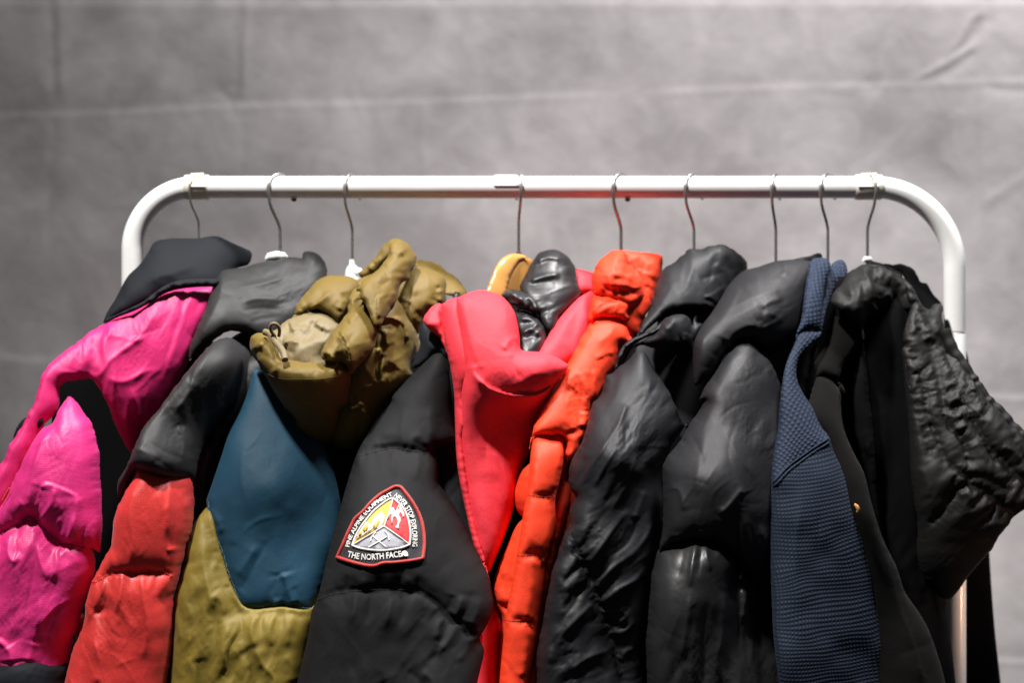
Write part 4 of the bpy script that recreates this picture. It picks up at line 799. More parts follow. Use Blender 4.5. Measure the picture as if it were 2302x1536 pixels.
sleeve4 = Panel("C 860,1395! 930,1310 1010,1240 1100,1150 1190,1080 1228,1105 1250,1170 1270,1300 1275,1536 N 1024,990 974,1017 D 1012,290 1030,400 1030,450 1080,520 1130,600 1170,670 1220,790 1270,890 1300,960 1320,1060 1328,1100 1310,1180 1265,1270 1252,1295 1276,1360 1262,1440 1240,1536 N 1050,1720 630,1720 668,1536 D 280,1450 320,1280 340,1150 370,1080 400,960 440,790 480,640 530,460 575,320 600,260 700,100 770,0",
         "C 1190,1080:112 860,1395:120 1275,1450:118 D 575,320:160 1010,290:148 440,790:200 1200,740:170 330,1200:222 1320,1080:195 1260,1330:206 N 680,1530:232 1060,1530:225 870,1250:215", H=48, ell=75, Hb=40,
         seams=[("D 570,315 600,300 650,285 740,262 800,255 900,270 960,285 1020,282", .35, 1.3), ("D 380,1075 470,1035 600,1015 760,1008 900,1015 960,1040 1030,1090 1070,1150 1130,1180 1200,1240 1260,1300", .75, .5)],
         strokes=[('v', 5, 9, "D 1000,70 1050,110 1020,200 1010,270", (.2, .1)), ('r', 5, 12, "D 960,30 990,130 970,250", (.3, .1)), ('r', 3, 12, "D 860,20 840,130 850,250", (.3, .05)), ('v', 3, 9, "D 720,270 730,220 760,180", (.05, .4)), ('r', 4, 10, "D 880,265 900,200 960,180", (.05, .4)), ('v', 4, 9, "D 680,285 700,230", (.05, .4)),
                  ('r', 4, 11, "D 800,262 790,330 800,420", (.03, .4)), ('v', 3, 9, "D 860,268 850,340 860,400", (.03, .4)), ('v', 3, 9, "D 700,280 690,340 680,410", (.03, .4)), ('v', 4, 9, "D 950,290 960,360 940,430", (.03, .4)), ('r', 4, 11, "D 920,285 920,370 900,440", (.03, .4)),
                  ('v', 3.5, 11, "D 560,920 545,980 540,1020", (.3, .03)), ('r', 4, 12, "D 640,930 640,1010", (.4, .03)), ('v', 3.5, 11, "D 720,920 715,1005", (.4, .03)), ('v', 3.5, 11, "D 830,920 820,1010", (.4, .03)), ('r', 4, 12, "D 870,920 870,1010", (.4, .03)), ('v', 4, 11, "D 930,920 925,1025", (.4, .03)),
                  ('r', 4, 12, "D 600,1020 590,1120 560,1200", (.03, .4)), ('v', 4, 12, "D 680,1015 670,1110 650,1200", (.03, .4)), ('r', 4, 12, "D 780,1012 770,1130 740,1230", (.03, .4)), ('v', 4, 12, "D 840,1015 850,1120 830,1200", (.03, .4)),
                  ('s', 7, 22, "D 910,1018 970,1050 1040,1110", (.1, .1)), ('v', 6, 11, "D 1110,1030 1090,1100 1070,1130", (.2, .1)), ('v', 6, 11, "D 1210,1010 1190,1100 1150,1160", (.2, .1)), ('r', 6, 12, "D 1160,1030 1140,1100 1120,1150", (.3, .1)), ('r', 6, 12, "D 1260,1040 1240,1120 1200,1200", (.3, .1)),
                  ('r', 6, 10, "D 1060,1160 1030,1200 1020,1280", (.05, .3)), ('v', 6, 10, "D 1090,1180 1060,1250 1030,1300", (.05, .3)), ('r', 6, 11, "D 1130,1190 1090,1270 1000,1360", (.05, .3)), ('v', 5, 11, "D 1170,1220 1140,1290 1060,1350", (.05, .3)), ('r', 5, 11, "D 1210,1260 1190,1320 1120,1400", (.05, .3)), ('v', 5, 10, "D 1050,1300 1000,1370 970,1390", (.2, .3)),
                  ('v', 5, 12, "D 870,1430 930,1480 960,1530", (.2, .2)), ('r', 5, 14, "D 940,1430 1000,1490 1010,1536", (.3, .1)), ('v', 5, 12, "D 740,1480 760,1536", (.3, .1)), ('v', 4, 10, "D 940,1110 960,1140 940,1170", (.2, .2))],
         cr=CR(70, .008, .1, wS=24), seed=53, noise=1.0)
mesh_obj('sleeve', sleeve4, M['black_matt'], J)
stitch(sleeve4, ["D 570,315 600,300 650,285 740,262 800,255 900,270 960,285 1020,282", "D 380,1075 470,1035 600,1015 760,1008 900,1015 960,1040"], M['thread_black'], J)
# coral hood
mesh_obj('hood', [
    Panel("E 930,590! 1000,605 1045,625 1060,700 1040,740 1000,740 960,740 930,700", "E 940,600:10 1040,640:5 960,730:30", H=18, ell=35, Hb=25, strokes=[('v', 4, 9, "E 1000,610 1020,660 1040,690", (.2, .2))], cr=CR(30, .02, 0), seed=54),
    Panel("E 1040,720! 960,765 870,855 800,950 760,1020 715,1085 700,1160 760,1200 890,1180 1000,1120 1060,950 1070,800", "E 1030,740:38 870,860:75 720,1100:118 1000,1050:75", H=26, ell=48, Hb=25,
          strokes=[('r', 5, 12, "E 1000,830 960,950 930,1050 900,1150", (.2, .2)), ('v', 5, 10, "E 960,800 930,920 880,1050", (.2, .2)), ('v', 4, 9, "E 1010,900 985,980 950,1090", (.2, .2)), ('r', 4, 10, "E 900,860 850,980 800,1080", (.2, .3)), ('v', 4, 8, "E 790,1100 830,1090 880,1060", (.2, .2))], cr=CR(45, .02, 0), seed=55, noise=.8),
    Panel("E 30,905! 50,858 98,812 135,805 150,850 170,930 200,1020 210,1100 170,1100 130,1010 60,950", "E 40,900:118 140,820:104 190,1090:128", H=20, ell=28, Hb=20, strokes=[('v', 5, 7, "E 45,900 90,880 110,840", (.1, .2)), ('r', 4, 8, "E 50,920 110,920 150,900", (.1, .2)), ('v', 4, 7, "E 60,930 120,950 170,970", (.2, .2)), ('v', 4, 7, "E 110,850 130,880 160,880", (.2, .2))], cr=CR(45, .05, 0), seed=56),
    Panel("E 138,806! 230,765 260,800 290,900 310,1000 330,1150 320,1260 290,1350 300,1536 D 1170,200 1200,500 1270,820 1310,1000 1290,930 1230,820 1180,620 1140,420 1125,290 1118,100 E 215,1350 200,1230 170,1080 145,950", "E 150,810:118 240,780:122 210,1300:142 310,1200:152 D 1200,600:160 1290,930:176", H=22, ell=36, Hb=20,
          strokes=[('v', 5, 6, "E 208,990 214,1100 216,1250", (.1, .1)), ('r', 3, 8, "E 240,860 265,1000 280,1180", (.2, .2)), ('v', 5, 8, "E 225,1340 300,1300", (.1, .2)), ('v', 5, 8, "E 225,1430 270,1420", (.1, .2)), ('r', 5, 9, "E 280,1450 260,1500 290,1536", (.1, .2)), ('v', 4, 8, "E 300,1270 270,1320 265,1400", (.1, .3))], cr=CR(45, .02, 0), seed=57),
    Panel("E 232,766! 300,738 370,722 430,730 490,752 540,800 572,850 592,920 604,1000 612,1075 645,1085 720,1090 790,1105 840,1130 898,1168! 880,1210 830,1270 790,1330 750,1420 715,1500 D 1640,0 1540,240 1480,400 1440,580 1340,860 1290,950 1230,800 1180,600 1150,400 1130,200 E 240,1500 250,1300 250,1150 240,1000 225,850", "E 240,770:126 430,735:104 600,980:128 720,1095:140 890,1170:132 330,1400:138 E 560,1440:112 N 1200,1000:112 1100,1280:158 1160,900:126", H=50, ell=66, Hb=30,
          strokes=[('s', 14, 40, "E 330,1180 380,1240 440,1290 560,1330 700,1330 800,1280 890,1180", (.15, .15)), ('v', 8, 40, "E 400,1400 520,1450 640,1450 760,1400", (.3, .3)), ('r', 6, 16, "E 330,1150 350,1230 420,1300", (.2, .3)),
                   ('s', 6, 16, "E 610,1075 590,1030 560,1020 520,1060", (.05, .3)), ('r', 6, 9, "E 500,1085 550,1030 600,1060", (.2, .1)), ('v', 5, 8, "E 550,1060 580,1060 605,1080", (.1, .1)), ('r', 6, 20, "E 640,1090 660,1170 700,1260", (.1, .3)), ('v', 6, 14, "E 560,1110 570,1180 620,1260", (.1, .3)), ('r', 4, 14, "E 720,1100 760,1180 780,1270", (.1, .3)), ('v', 4, 10, "E 840,1130 820,1200 790,1250", (.1, .2)),
                   ('v', 2.5, 5, "E 235,790 240,880 290,990 330,1130 410,1230", (.1, .1)), ('r', 5, 16, "D 1150,30 1170,200 1210,450", (.2, .3)), ('v', 4, 12, "D 1220,100 1230,300 1270,550", (.3, .3)), ('v', 4, 12, "D 1320,150 1400,240 1500,330", (.2, .2)), ('r', 4, 16, "D 1420,60 1450,200 1500,280", (.2, .3)), ('v', 5, 10, "D 1480,100 1560,90 1620,60", (.2, .2)), ('v', 3, 14, "E 320,760 330,900 370,1050", (.2, .4))],
          cr=CR(60, .012, 0), seed=58, noise=1.2)], M['coral'], J)
mesh_obj('hood_lining', [
    Panel("E 540,690 700,640 960,700 920,1000 740,1120 590,1060", "E 600,700:15 900,800:5 740,1050:40", H=6, ell=40, Hb=6, g=9),
    Panel("E 605,700! 640,620 680,550 720,500 780,480 850,490 900,530 935,600 955,680 965,740 930,790 850,880 800,970 750,940 700,860 620,780", "E 640,620:40 800,485:20 940,640:30 800,950:90", H=26, ell=44, Hb=30,
          strokes=[('v', 4, 8, "E 690,600 760,560 860,560", (.2, .3)), ('r', 3, 7, "E 700,560 780,540 850,560", (.2, .2)), ('v', 5, 9, "E 870,500 920,570 945,660", (.1, .2)), ('r', 3, 8, "E 660,680 760,650 840,640", (.2, .2)), ('v', 3, 8, "E 650,700 740,680 820,670", (.2, .2))], cr=CR(50, .05, 0), seed=59, sa=2.0),
    Panel("E 495,750! 540,718 600,722 650,740 705,790 725,850 690,862 640,842 560,822 520,790", "E 500,750:76 700,850:86 620,730:74", H=22, ell=24, Hb=20, strokes=[('r', 5, 7, "E 540,740 600,770 660,830", (.2, .2)), ('v', 5, 6, "E 560,735 630,770 690,840", (.2, .2)), ('v', 5, 6, "E 520,770 590,790 640,830", (.2, .2)), ('r', 5, 6, "E 640,750 690,810 710,850", (.2, .2))], cr=CR(60, .08, 0), seed=60, sa=2.0),
    Panel("E 560,845! 640,842 700,880 745,930 765,1010 725,1100 700,1150 610,1140 590,960", "E 600,850:84 740,940:90 660,1090:116", H=22, ell=36, Hb=20, strokes=[('r', 5, 9, "E 600,900 660,900 720,950", (.2, .2)), ('v', 5, 8, "E 600,930 660,925 720,980", (.2, .2)), ('r', 5, 9, "E 610,990 670,960 730,990", (.2, .2)), ('v', 4, 8, "E 620,1030 680,1000 730,1020", (.2, .2))], cr=CR(60, .06, 0), seed=61, sa=2.0),
    Panel("E 720,860 780,930 850,850 960,740 1030,740 900,900 780,1060 740,1060 730,950", "E 760,950:60 950,760:25", H=10, ell=30, Hb=20)], M['black_gloss'], J)
# embroidered patch: lies on the sleeve
bvh4 = BVHTree.FromPolygons([Vector(v) for v in sleeve4.front], [tuple(f) for f in sleeve4.Ff])
def on_sleeve(P, off):
    out = []
    for u, v in P:
        a = Vector(wpt(u, v, 0)); o = Vector((0, -D, ZC)); h = bvh4.ray_cast(o, (a - o).normalized())
        q = h[0] if h[0] is not None else Vector(wpt(u, v, 240)); out.append(np.array(q) + np.array([0, -1, 0.12]) * off)
    return out
def flat(P, off, g=7):
    """a flat piece of thread-work shaped to the sleeve, with its own thickness"""
    B = np.asarray(P, float); lo, hi = B.min(0), B.max(0)
    gx, gy = np.meshgrid(np.arange(lo[0], hi[0], g) + 1.3, np.arange(lo[1], hi[1], g) + 1.7); I = np.c_[gx.ravel(), gy.ravel()]
    I = I[inside(I, B)]
    if len(I): I = I[line_dist(I, np.r_[B, B[:1]])[0] > 0.4 * g]
    X = np.r_[B, I]; r = delaunay_2d_cdt([Vector(p) for p in X], [(i, (i + 1) % len(B)) for i in range(len(B))], [], 1, 1e-6)
    XX = [(p.x, p.y) for p in r[0]]; V = on_sleeve(XX, off); F = []
    for f in r[2]:
        a, b, c = [np.array(XX[k]) for k in f[:3]]; F.append(tuple(f) if np.cross(b - a, c - a) < 0 else tuple(f)[::-1])
    Vb = [v + np.array([0, .0008, 0]) for v in V]; n = len(V); nb_ = len(B)
    E_ = {}
    for f in F:
        for a, b in zip(f, f[1:] + f[:1]): E_[(a, b)] = 1
    side = [(b, a, a + n, b + n) for (a, b) in E_ if (b, a) not in E_]
    return V + Vb, F + [tuple(k + n for k in f[::-1]) for f in F] + side
def thread(name, col, rough=.55):
    return fabric(name, col, rough, .4, .25, .1, .25, 300, .5)
out_ = cat(pts("T 95,1300 150,1180 215,1030 300,840 395,660 510,560 640,410 800,270 940,190 1040,140 1130,150 1230,260 1330,400 1420,560 1480,720 1515,900 1525,1080 1505,1270")[0], False, 5)
bot_ = cat(pts("T 1505,1270 1500,1310 1400,1340 1200,1370 1000,1390 850,1395 720,1440 600,1440 450,1410 300,1370 180,1330 95,1300")[0], False, 5)
PO = np.r_[out_, bot_[1:-1]]
patch = Geo().raw(*flat(PO, .0016)).build('sleeve_patch', thread('black patch twill', (.015, .015, .02)), J)
Cn = PO.mean(0); inn_ = Cn + (PO - Cn) * .955
bt = on_sleeve(np.r_[inn_, inn_[:1]], .0026); Geo().tube(bt, [.0018] * len(bt), 8, False).build('border', thread('red merrowed thread', (.38, .018, .015)), patch)
fine = cat(pts("T 365,1095 420,950 500,810 590,690 700,560 830,450 930,380 1005,355")[0], False, 4)
rgt = cat(pts("T 1005,355 1080,420 1170,520 1230,640 1265,780 1280,930 1265,1085")[0], False, 4)
low = cat(pts("T 1265,1085 1150,1130 1000,1155 850,1170 700,1165 560,1150 450,1125 365,1095")[0], False, 4)
cen = pts("T 865,795")[0][0]
Geo().raw(*flat(np.r_[fine, cen[None], fine[:1] * 0 + fine[:1]][:-1], .0024)).build('yellow_field', thread('yellow thread', (.78, .40, .03)), patch)
Geo().raw(*flat(np.r_[rgt, cen[None]], .0024)).build('red_field', thread('red thread', (.62, .015, .02)), patch)
Geo().raw(*flat(np.r_[low, cen[None]], .0024)).build('grey_field', thread('grey thread', (.26, .26, .29)), patch)
wt = thread('white thread', (.62, .61, .58))
def piece(name, items, off, mat):
    g = Geo()
    for it in items: g.raw(*flat(pts(it)[0], off, 5))
    return g.build(name, mat, patch)
def lines(name, items, r, off, mat):
    g = Geo()
    for it in items:
        L = on_sleeve(cat(pts(it)[0], False, 4), off); g.tube(L, r, 6)
    return g.build(name, mat, patch)
lines('field_outline', ["T 365,1095 420,950 500,810 590,690 700,560 830,450 930,380 1005,355", "T 1005,355 1080,420 1170,520 1230,640 1265,780 1280,930 1265,1085", "T 1265,1085 1150,1130 1000,1160 850,1178 700,1172 560,1155 450,1130 365,1095"], .0011, .0028, wt)
lines('field_divider', ["T 1005,355 960,520 865,795", "T 865,795 1060,930 1265,1085", "T 865,795 620,940 365,1095"], .0008, .0030, wt)
piece('mountain', ["T 620,760 660,750 700,660 740,620 790,600 815,560 860,600 880,640 870,700 850,800 700,870 720,800 640,880 560,930 480,985 430,1010 440,940 490,850 520,790 580,720"], .0029, thread('ivory thread', (.55, .48, .36)))
piece('rock_face', ["T 785,690 800,720 770,790 730,850 710,860 730,790 700,830 690,780 740,740", "T 590,770 615,800 600,860 570,870 560,900 530,850 550,800", "T 500,860 520,900 490,960 465,950 470,900"], .0034, thread('amber thread', (.72, .36, .05)))
piece('climber', ["T 955,520 985,498 1020,510 1025,545 1060,560 1100,520 1110,470 1140,480 1150,530 1185,600 1180,660 1160,665 1150,610 1115,570 1095,620 1120,660 1130,710 1100,760 1090,810 1105,850 1060,835 1035,800 1070,780 1080,720 1060,670 1030,650 1000,660 1000,770 980,780 975,680 985,600 960,610 935,690 915,690 940,600 960,570"], .0030, wt)
lines('climbing_rope', ["T 1105,455 1080,500 1060,560"], .0005, .0032, wt)
lines('ice_axe', ["T 690,950 780,1030 890,1120", "T 910,960 780,1040 620,1130", "T 655,1030 675,960 740,890", "T 880,870 925,930 945,1015"], .00065, .0032, wt)
def lettering(name, text, path, h, off=.0030, squeeze=1.0, bold=.04):
    """letters along a baseline on the patch; path in plan units, h is the letter height"""
    cu = bpy.data.curves.new('lettering', 'FONT'); cu.body = text; cu.resolution_u = 3; cu.offset = bold * .35
    o = bpy.data.objects.new('lettering', cu); COL.objects.link(o); bpy.context.view_layer.update()
    me = bpy.data.meshes.new_from_object(o.evaluated_get(bpy.context.evaluated_depsgraph_get()))
    V = np.array([v.co[:2] for v in me.vertices]); F = [tuple(p.vertices) for p in me.polygons]
    bpy.data.objects.remove(o); bpy.data.curves.remove(cu); bpy.data.meshes.remove(me)
    C = cat(pts(path)[0], False, 2); s = np.r_[0, np.cumsum(np.linalg.norm(np.diff(C, axis=0), axis=1))]
    x0, x1 = V[:, 0].min(), V[:, 0].max(); t = (V[:, 0] - x0) / (x1 - x0) * s[-1]
    bx, by = np.interp(t, s, C[:, 0]), np.interp(t, s, C[:, 1])
    T = np.gradient(C, axis=0); T /= np.linalg.norm(T, axis=1)[:, None]
    for _ in range(6): T[1:-1] = (T[:-2] + T[1:-1] + T[2:]) / 3
    tx, ty = np.interp(t, s, T[:, 0]), np.interp(t, s, T[:, 1]); k = V[:, 1] / .72 * h
    P = np.c_[bx + ty * k, by - tx * k]
    W = on_sleeve(P, off); n = len(W); Wb = [w + np.array([0, .0009, 0]) for w in W]
    E_ = {}
    for f in F:
        for a, b in zip(f, f[1:] + f[:1]): E_[(a, b)] = 1
    side = [(b, a, a + n, b + n) for (a, b) in E_ if (b, a) not in E_]
    return Geo().raw(W + Wb, F + [tuple(k_ + n for k_ in f[::-1]) for f in F] + side).build(name, wt, patch, smooth=False)
lettering('lettering', 'FINE ALPINE EQUIPMENT', "T 318,1125 345,1020 400,900 470,775 560,650 660,530 770,440 880,370 1000,315", 9)
lettering('lettering', 'NEVER STOP EXPLORING', "T 1015,330 1090,395 1170,475 1230,570 1275,690 1300,830 1312,980 1310,1115", 11.5)
lettering('lettering', 'THE NORTH FACE', "T 285,1272 400,1300 520,1318 650,1322 780,1313 900,1302 1020,1287 1140,1272", 13.5)
lines('emblem', ["T 1150,1270 1150,1225 1165,1200 1190,1190 1225,1220 1232,1265", "T 1165,1250 1170,1225 1190,1215 1210,1235 1213,1268", "T 1180,1260 1186,1240 1196,1250 1197,1268"], .0009, .0032, wt)
# 5 --- orange down jacket
J = jacket('down_jacket', 'bright orange narrow quilted down jacket beside the coral hood', 'jacket', 1396)
mesh_obj('body', Panel("1290,800 1340,690 1440,690 1440,900 1390,1000 1330,1150 1290,1300 1270,1700 1130,1700 1130,1400 1160,1150 1220,900", "1380,780:30 1300,1000:80 1200,1500:120", H=30, ell=80, Hb=130, g=12), M['orange'], J)
mesh_obj('collar', [
    Panel("W 440,88! 520,92 640,105 768,128! 766,190 760,260 730,340 700,430 680,520 640,600 590,700 560,790 510,800 470,800 420,730 380,640 400,500 500,400 480,250", "W 440,90:22 768,130:-12 700,430:18 560,780:50 420,600:60", H=22, ell=48, Hb=40,
          seams=[("W 440,90 470,180 530,260 580,330 600,400 625,470", .5, .5)], strokes=[('v', 4, 8, "W 640,370 610,420 625,460", (.2, .2)), ('v', 4, 9, "W 560,130 600,200 590,280", (.2, .3)), ('r', 4, 14, "W 640,170 680,260 660,340", (.2, .3)), ('v', 4, 8, "W 745,150 720,240 680,330", (.1, .3))], cr=CR(50, .04, .1), seed=71, noise=1),
    Panel("W 355,88! 400,85 445,95 480,180 540,260 590,340 610,420 625,465! 580,500 560,540 500,590 440,560 340,520 270,490 200,445! 186,380 190,300 215,220 250,160 300,120", "W 355,90:32 200,440:62 620,460:46 450,100:30 340,300:58", H=36, ell=50, Hb=30,
          seams=[("W 195,438 290,432 330,405 420,425 500,435 600,420", .35, 1.2)],
          strokes=[('r', 5, 11, "W 400,100 350,200 345,280 310,400", (.1, .1)), ('v', 4, 8, "W 225,300 330,260 430,275 520,310", (.2, .3)), ('v', 4, 8, "W 360,200 450,190 530,260", (.2, .3)), ('r', 4, 8, "W 350,180 440,170 500,210", (.2, .3)), ('v', 4, 8, "W 350,330 450,340 560,390", (.1, .3)), ('r', 4, 9, "W 340,300 430,300 520,340", (.2, .3)), ('r', 4, 9, "W 320,390 400,370 520,390", (.1, .3)), ('v', 3, 7, "W 330,410 300,400 300,360", (.1, .3))], cr=CR(60, .04, .2), seed=72, noise=1),
    Panel("W 195,445! 290,435 340,430 430,450 520,480 560,520 520,560 480,600 500,640 440,670 400,650 300,650 220,660 185,700! 158,640 160,580 175,520", "W 200,450:64 185,690:80 540,510:55 440,660:72", H=28, ell=34, Hb=30,
          strokes=[('r', 6, 9, "W 170,610 230,550 300,510 350,470 300,450", (.1, .1)), ('v', 6, 8, "W 175,630 240,570 330,520 420,500", (.1, .2)), ('r', 5, 10, "W 200,640 300,560 400,530 420,560", (.2, .2)), ('v', 5, 8, "W 420,550 450,620 430,660", (.1, .2)), ('r', 4, 8, "W 340,490 440,470 540,520", (.2, .2)), ('v', 4, 8, "W 450,540 500,500 550,520", (.2, .1)), ('v', 4, 8, "W 260,520 340,490 360,470", (.1, .2))], cr=CR(60, .06, 0), seed=73, noise=1)], M['orange'], J)
mesh_obj('shoulder', Panel("W 190,690! 215,640 300,600 410,610 470,690 500,790 520,810 500,870 440,860 400,940 380,1010 350,1090 320,1110 290,1200 250,1300 220,1400 190,1480 F 560,0 540,120 500,230 450,320 420,300 410,205 330,195 235,205 N 1190,1010 1200,960 E 740,1430 780,1350 830,1280 880,1180 930,1080 990,980 1030,920",
         "W 200,690:78 320,600:58 470,740:66 370,1050:90 0,1200:122 F 240,200:165 410,200:150 530,80:125", H=34, ell=52, Hb=25, seams=[("W 0,1235 30,1260 60,1320 70,1400 90,1480 105,1536 F 410,190", .45, .7)],
         strokes=[('v', 5, 9, "W 200,660 290,660 370,690 450,770", (.1, .2)), ('r', 4, 10, "W 310,690 340,740 300,800 200,860", (.2, .3)), ('v', 4, 8, "W 430,830 340,880 250,960", (.2, .3)), ('s', 6, 14, "W 370,960 310,940 250,970 180,1000", (.1, .3)), ('v', 5, 9, "W 360,1000 300,1060 240,1120 210,1250", (.1, .2)),
                  ('v', 4, 8, "W 130,1080 150,1200 160,1350", (.2, .3)), ('r', 4, 9, "W 190,1050 190,1200 185,1350", (.2, .3)), ('v', 5, 9, "W 250,1120 220,1250 200,1400", (.2, .2)), ('r', 5, 9, "W 120,1400 110,1480 100,1536", (.2, .2)), ('v', 4, 8, "W 40,1110 80,1200 100,1320", (.2, .3))], cr=CR(60, .03, .12), seed=74, noise=1), M['orange'], J)
mesh_obj('chest_baffle', Panel("N 1200,985! F 225,290 240,320 180,380 150,450 135,520 150,600 187,640! 150,680 110,760 60,880 20,1000 40,1110! 70,1190 60,1300 N 1120,1720 1230,1720 F 220,1300 260,1000 290,700 300,400", "F 235,300:150 140,520:140 185,640:146 20,1000:150 50,1200:165 260,700:165", H=34, ell=40, Hb=40,
         seams=[("F 187,640 230,650 290,660", .2, 1.0), ("F 150,690 100,860 80,1000", .5, .4), ("F 40,1110 100,1120 180,1130", .2, 1.0)], strokes=[('r', 5, 9, "F 110,760 80,860 70,970", (.2, .2)), ('v', 5, 9, "F 200,400 180,500 190,600", (.2, .2))], cr=CR(60, .02, .2), seed=75), M['orange'], J)
sl = Panel("N 1225,935 F 300,60 270,140 238,205 215,400 205,515 190,580 175,680 150,840 120,1010 88,1190 70,1360 55,1536 N 1115,1720 1185,1720 F 225,1536 240,1450 275,1210 303,1000 312,885 340,800 362,700 358,545 380,450 405,330 412,205 420,120 440,20 N 1300,850 1270,840",
         "N 1280,850:66 1240,920:104 F 240,205:158 410,205:142 205,515:188 360,530:172 150,840:198 310,880:184 88,1190:208 275,1200:192 55,1536:214", H=20, ell=34, Hb=20,
         seams=[("F 235,205 290,197 350,205 415,210", .62, 1.0), ("F 203,515 260,517 320,520 345,517 368,535", .62, 1.0), ("F 150,842 200,838 240,835 300,870 320,885", .62, 1.0), ("F 86,1192 140,1190 185,1192 240,1230", .62, 1.0)],
         strokes=[('r', 5, 9, "F 400,20 400,150 395,260 350,500", (.1, .1)), ('r', 4, 10, "F 340,560 320,700 240,830", (.1, .2)), ('v', 4, 8, "F 345,660 300,740 245,820", (.2, .1)), ('r', 5, 10, "F 240,840 225,1000 190,1190", (.05, .1)), ('r', 5, 9, "F 190,1195 200,1300 170,1500", (.05, .1)), ('v', 4, 8, "F 300,60 290,130 285,190", (.2, .1)), ('v', 3, 8, "F 240,300 300,420 330,430", (.3, .3))], cr=CR(60, .02, .14, wS=14), seed=76, noise=.8)
mesh_obj('front_edge', sl, M['orange'], J)
stitch(sl, ["F 240,205 290,197 350,205 410,210", "F 208,515 260,517 320,520 345,517 362,533", "F 155,842 200,838 240,835 300,870 315,883", "F 92,1192 140,1190 185,1192 235,1228"], M['thread_orange'], J)
mesh_obj('sleeve', Panel("F 430,60 570,0 540,100 500,230 440,350 430,410 445,500 430,620 400,740 360,880 330,1000 310,1100 280,1300 N 1200,1720 1150,1720 F 200,1200 280,1000 340,700 380,400 400,200", "F 420,200:140 560,20:110 440,420:150 300,1100:178", H=20, ell=36, Hb=30, strokes=[('r', 6, 9, "F 490,20 500,110 470,200", (.2, .3)), ('v', 5, 9, "F 530,40 520,130 480,240", (.2, .3))], cr=CR(50, .03, 0), seed=77), M['orange'], J)

# 6 --- black nylon jacket beside the orange one
J = jacket('down_jacket', 'black nylon puffer jacket with gathered shoulder seam beside the orange jacket', 'jacket', 1560)
mesh_obj('body', Panel("1440,730 1480,690 1560,665 1640,670 1680,760 1640,900 1600,1050 1520,1250 1490,1700 1240,1700 1300,1300 1360,900", "1520,740:45 1540,900:60 1400,1500:120", H=30, ell=80, Hb=130, g=12), M['black_nylon'], J)
mesh_obj('collar', Panel("W 950,110! 985,78 1040,70 V 600,110 660,90 760,78 830,52 900,45 985,40 1030,75 1110,130 1185,200 1198,275! 1150,330 1060,400 980,520 900,640 870,690 780,665 640,655 540,665 440,690 340,770 250,850 190,895 V 140,900 W 560,790 590,700 640,610 690,470 700,400 740,310 775,240 850,190",
         "V 600,110:24 985,45:8 1195,260:-18 870,680:58 440,690:84 190,890:96 W 690,480:66", H=30, ell=66, Hb=50,
         strokes=[('r', 5, 18, "V 640,130 640,300 560,500", (.2, .3)), ('r', 4, 14, "V 480,380 420,520 330,650", (.2, .3)), ('v', 4, 12, "V 830,160 890,240 960,260 1040,220", (.2, .3)), ('r', 4, 11, "V 870,220 930,300 1000,290", (.2, .2)), ('v', 4, 12, "V 720,400 790,360 850,370", (.2, .3)), ('s', 6, 30, "V 900,640 840,580 750,545 830,510 900,460 960,420", (.1, .1)),
                  ('r', 4, 12, "V 900,60 960,130 990,200", (.1, .3)), ('v', 5, 12, "V 870,60 900,130 860,180", (.1, .3)), ('v', 4, 9, "V 320,440 370,400 420,330", (.2, .2)), ('r', 5, 12, "V 870,650 740,625 600,625 480,650", (.1, .2)), ('v', 4, 10, "V 1110,150 1080,260 1000,330", (.1, .3))], cr=CR(55, .02, 0), seed=81, noise=1.4), M['black_nylon'], J)
mesh_obj('gathered_seam', Panel("W 368,1078! 378,1010 400,940 440,870 510,812 600,772 690,725 760,670 800,635 850,640! 830,690 760,742 690,780 610,812 540,850 480,890 450,940 420,1010 392,1072!", "W 375,1060:112 440,900:110 520,820:106 690,740:102 820,650:96", H=13, ell=12, Hb=10, g=3.0, seed=6, noise=3.5, nsc=16,
         strokes=[('v', 4, 4, "W 400,1050 425,950 480,860", (.1, .2)), ('r', 4, 4, "W 700,760 760,700 830,655", (.2, .2)), ('v', 4, 4, "W 690,740 750,690 800,660", (.2, .2))], cr=CR(60, .06, .4, wS=14)), M['black_nylon'], J)
mesh_obj('shoulder', Panel("V 330,880 380,790 440,730 520,712 600,720 650,760 665,820 700,700 720,720 715,790 770,800 740,880 690,960 670,1080 500,1100 300,1040 180,1010 60,1060 0,1120 W 400,1070 440,960 500,890", "V 330,880:106 600,720:86 760,800:70 660,960:84 250,1030:100 0,1120:110", H=30, ell=40, Hb=25,
         strokes=[('r', 5, 7, "V 480,790 440,850 390,870", (.1, .2)), ('r', 5, 7, "V 590,890 570,940 545,960", (.1, .1)), ('v', 6, 9, "V 500,980 570,930 650,870", (.2, .2)), ('s', 6, 14, "V 545,970 480,1000 380,1000", (.1, .3)), ('v', 5, 9, "V 630,750 665,830 680,920", (.1, .1)), ('v', 5, 8, "V 690,720 680,780 720,810", (.1, .1))], cr=CR(55, .05, 0), seed=82, noise=1), M['black_nylon'], J)
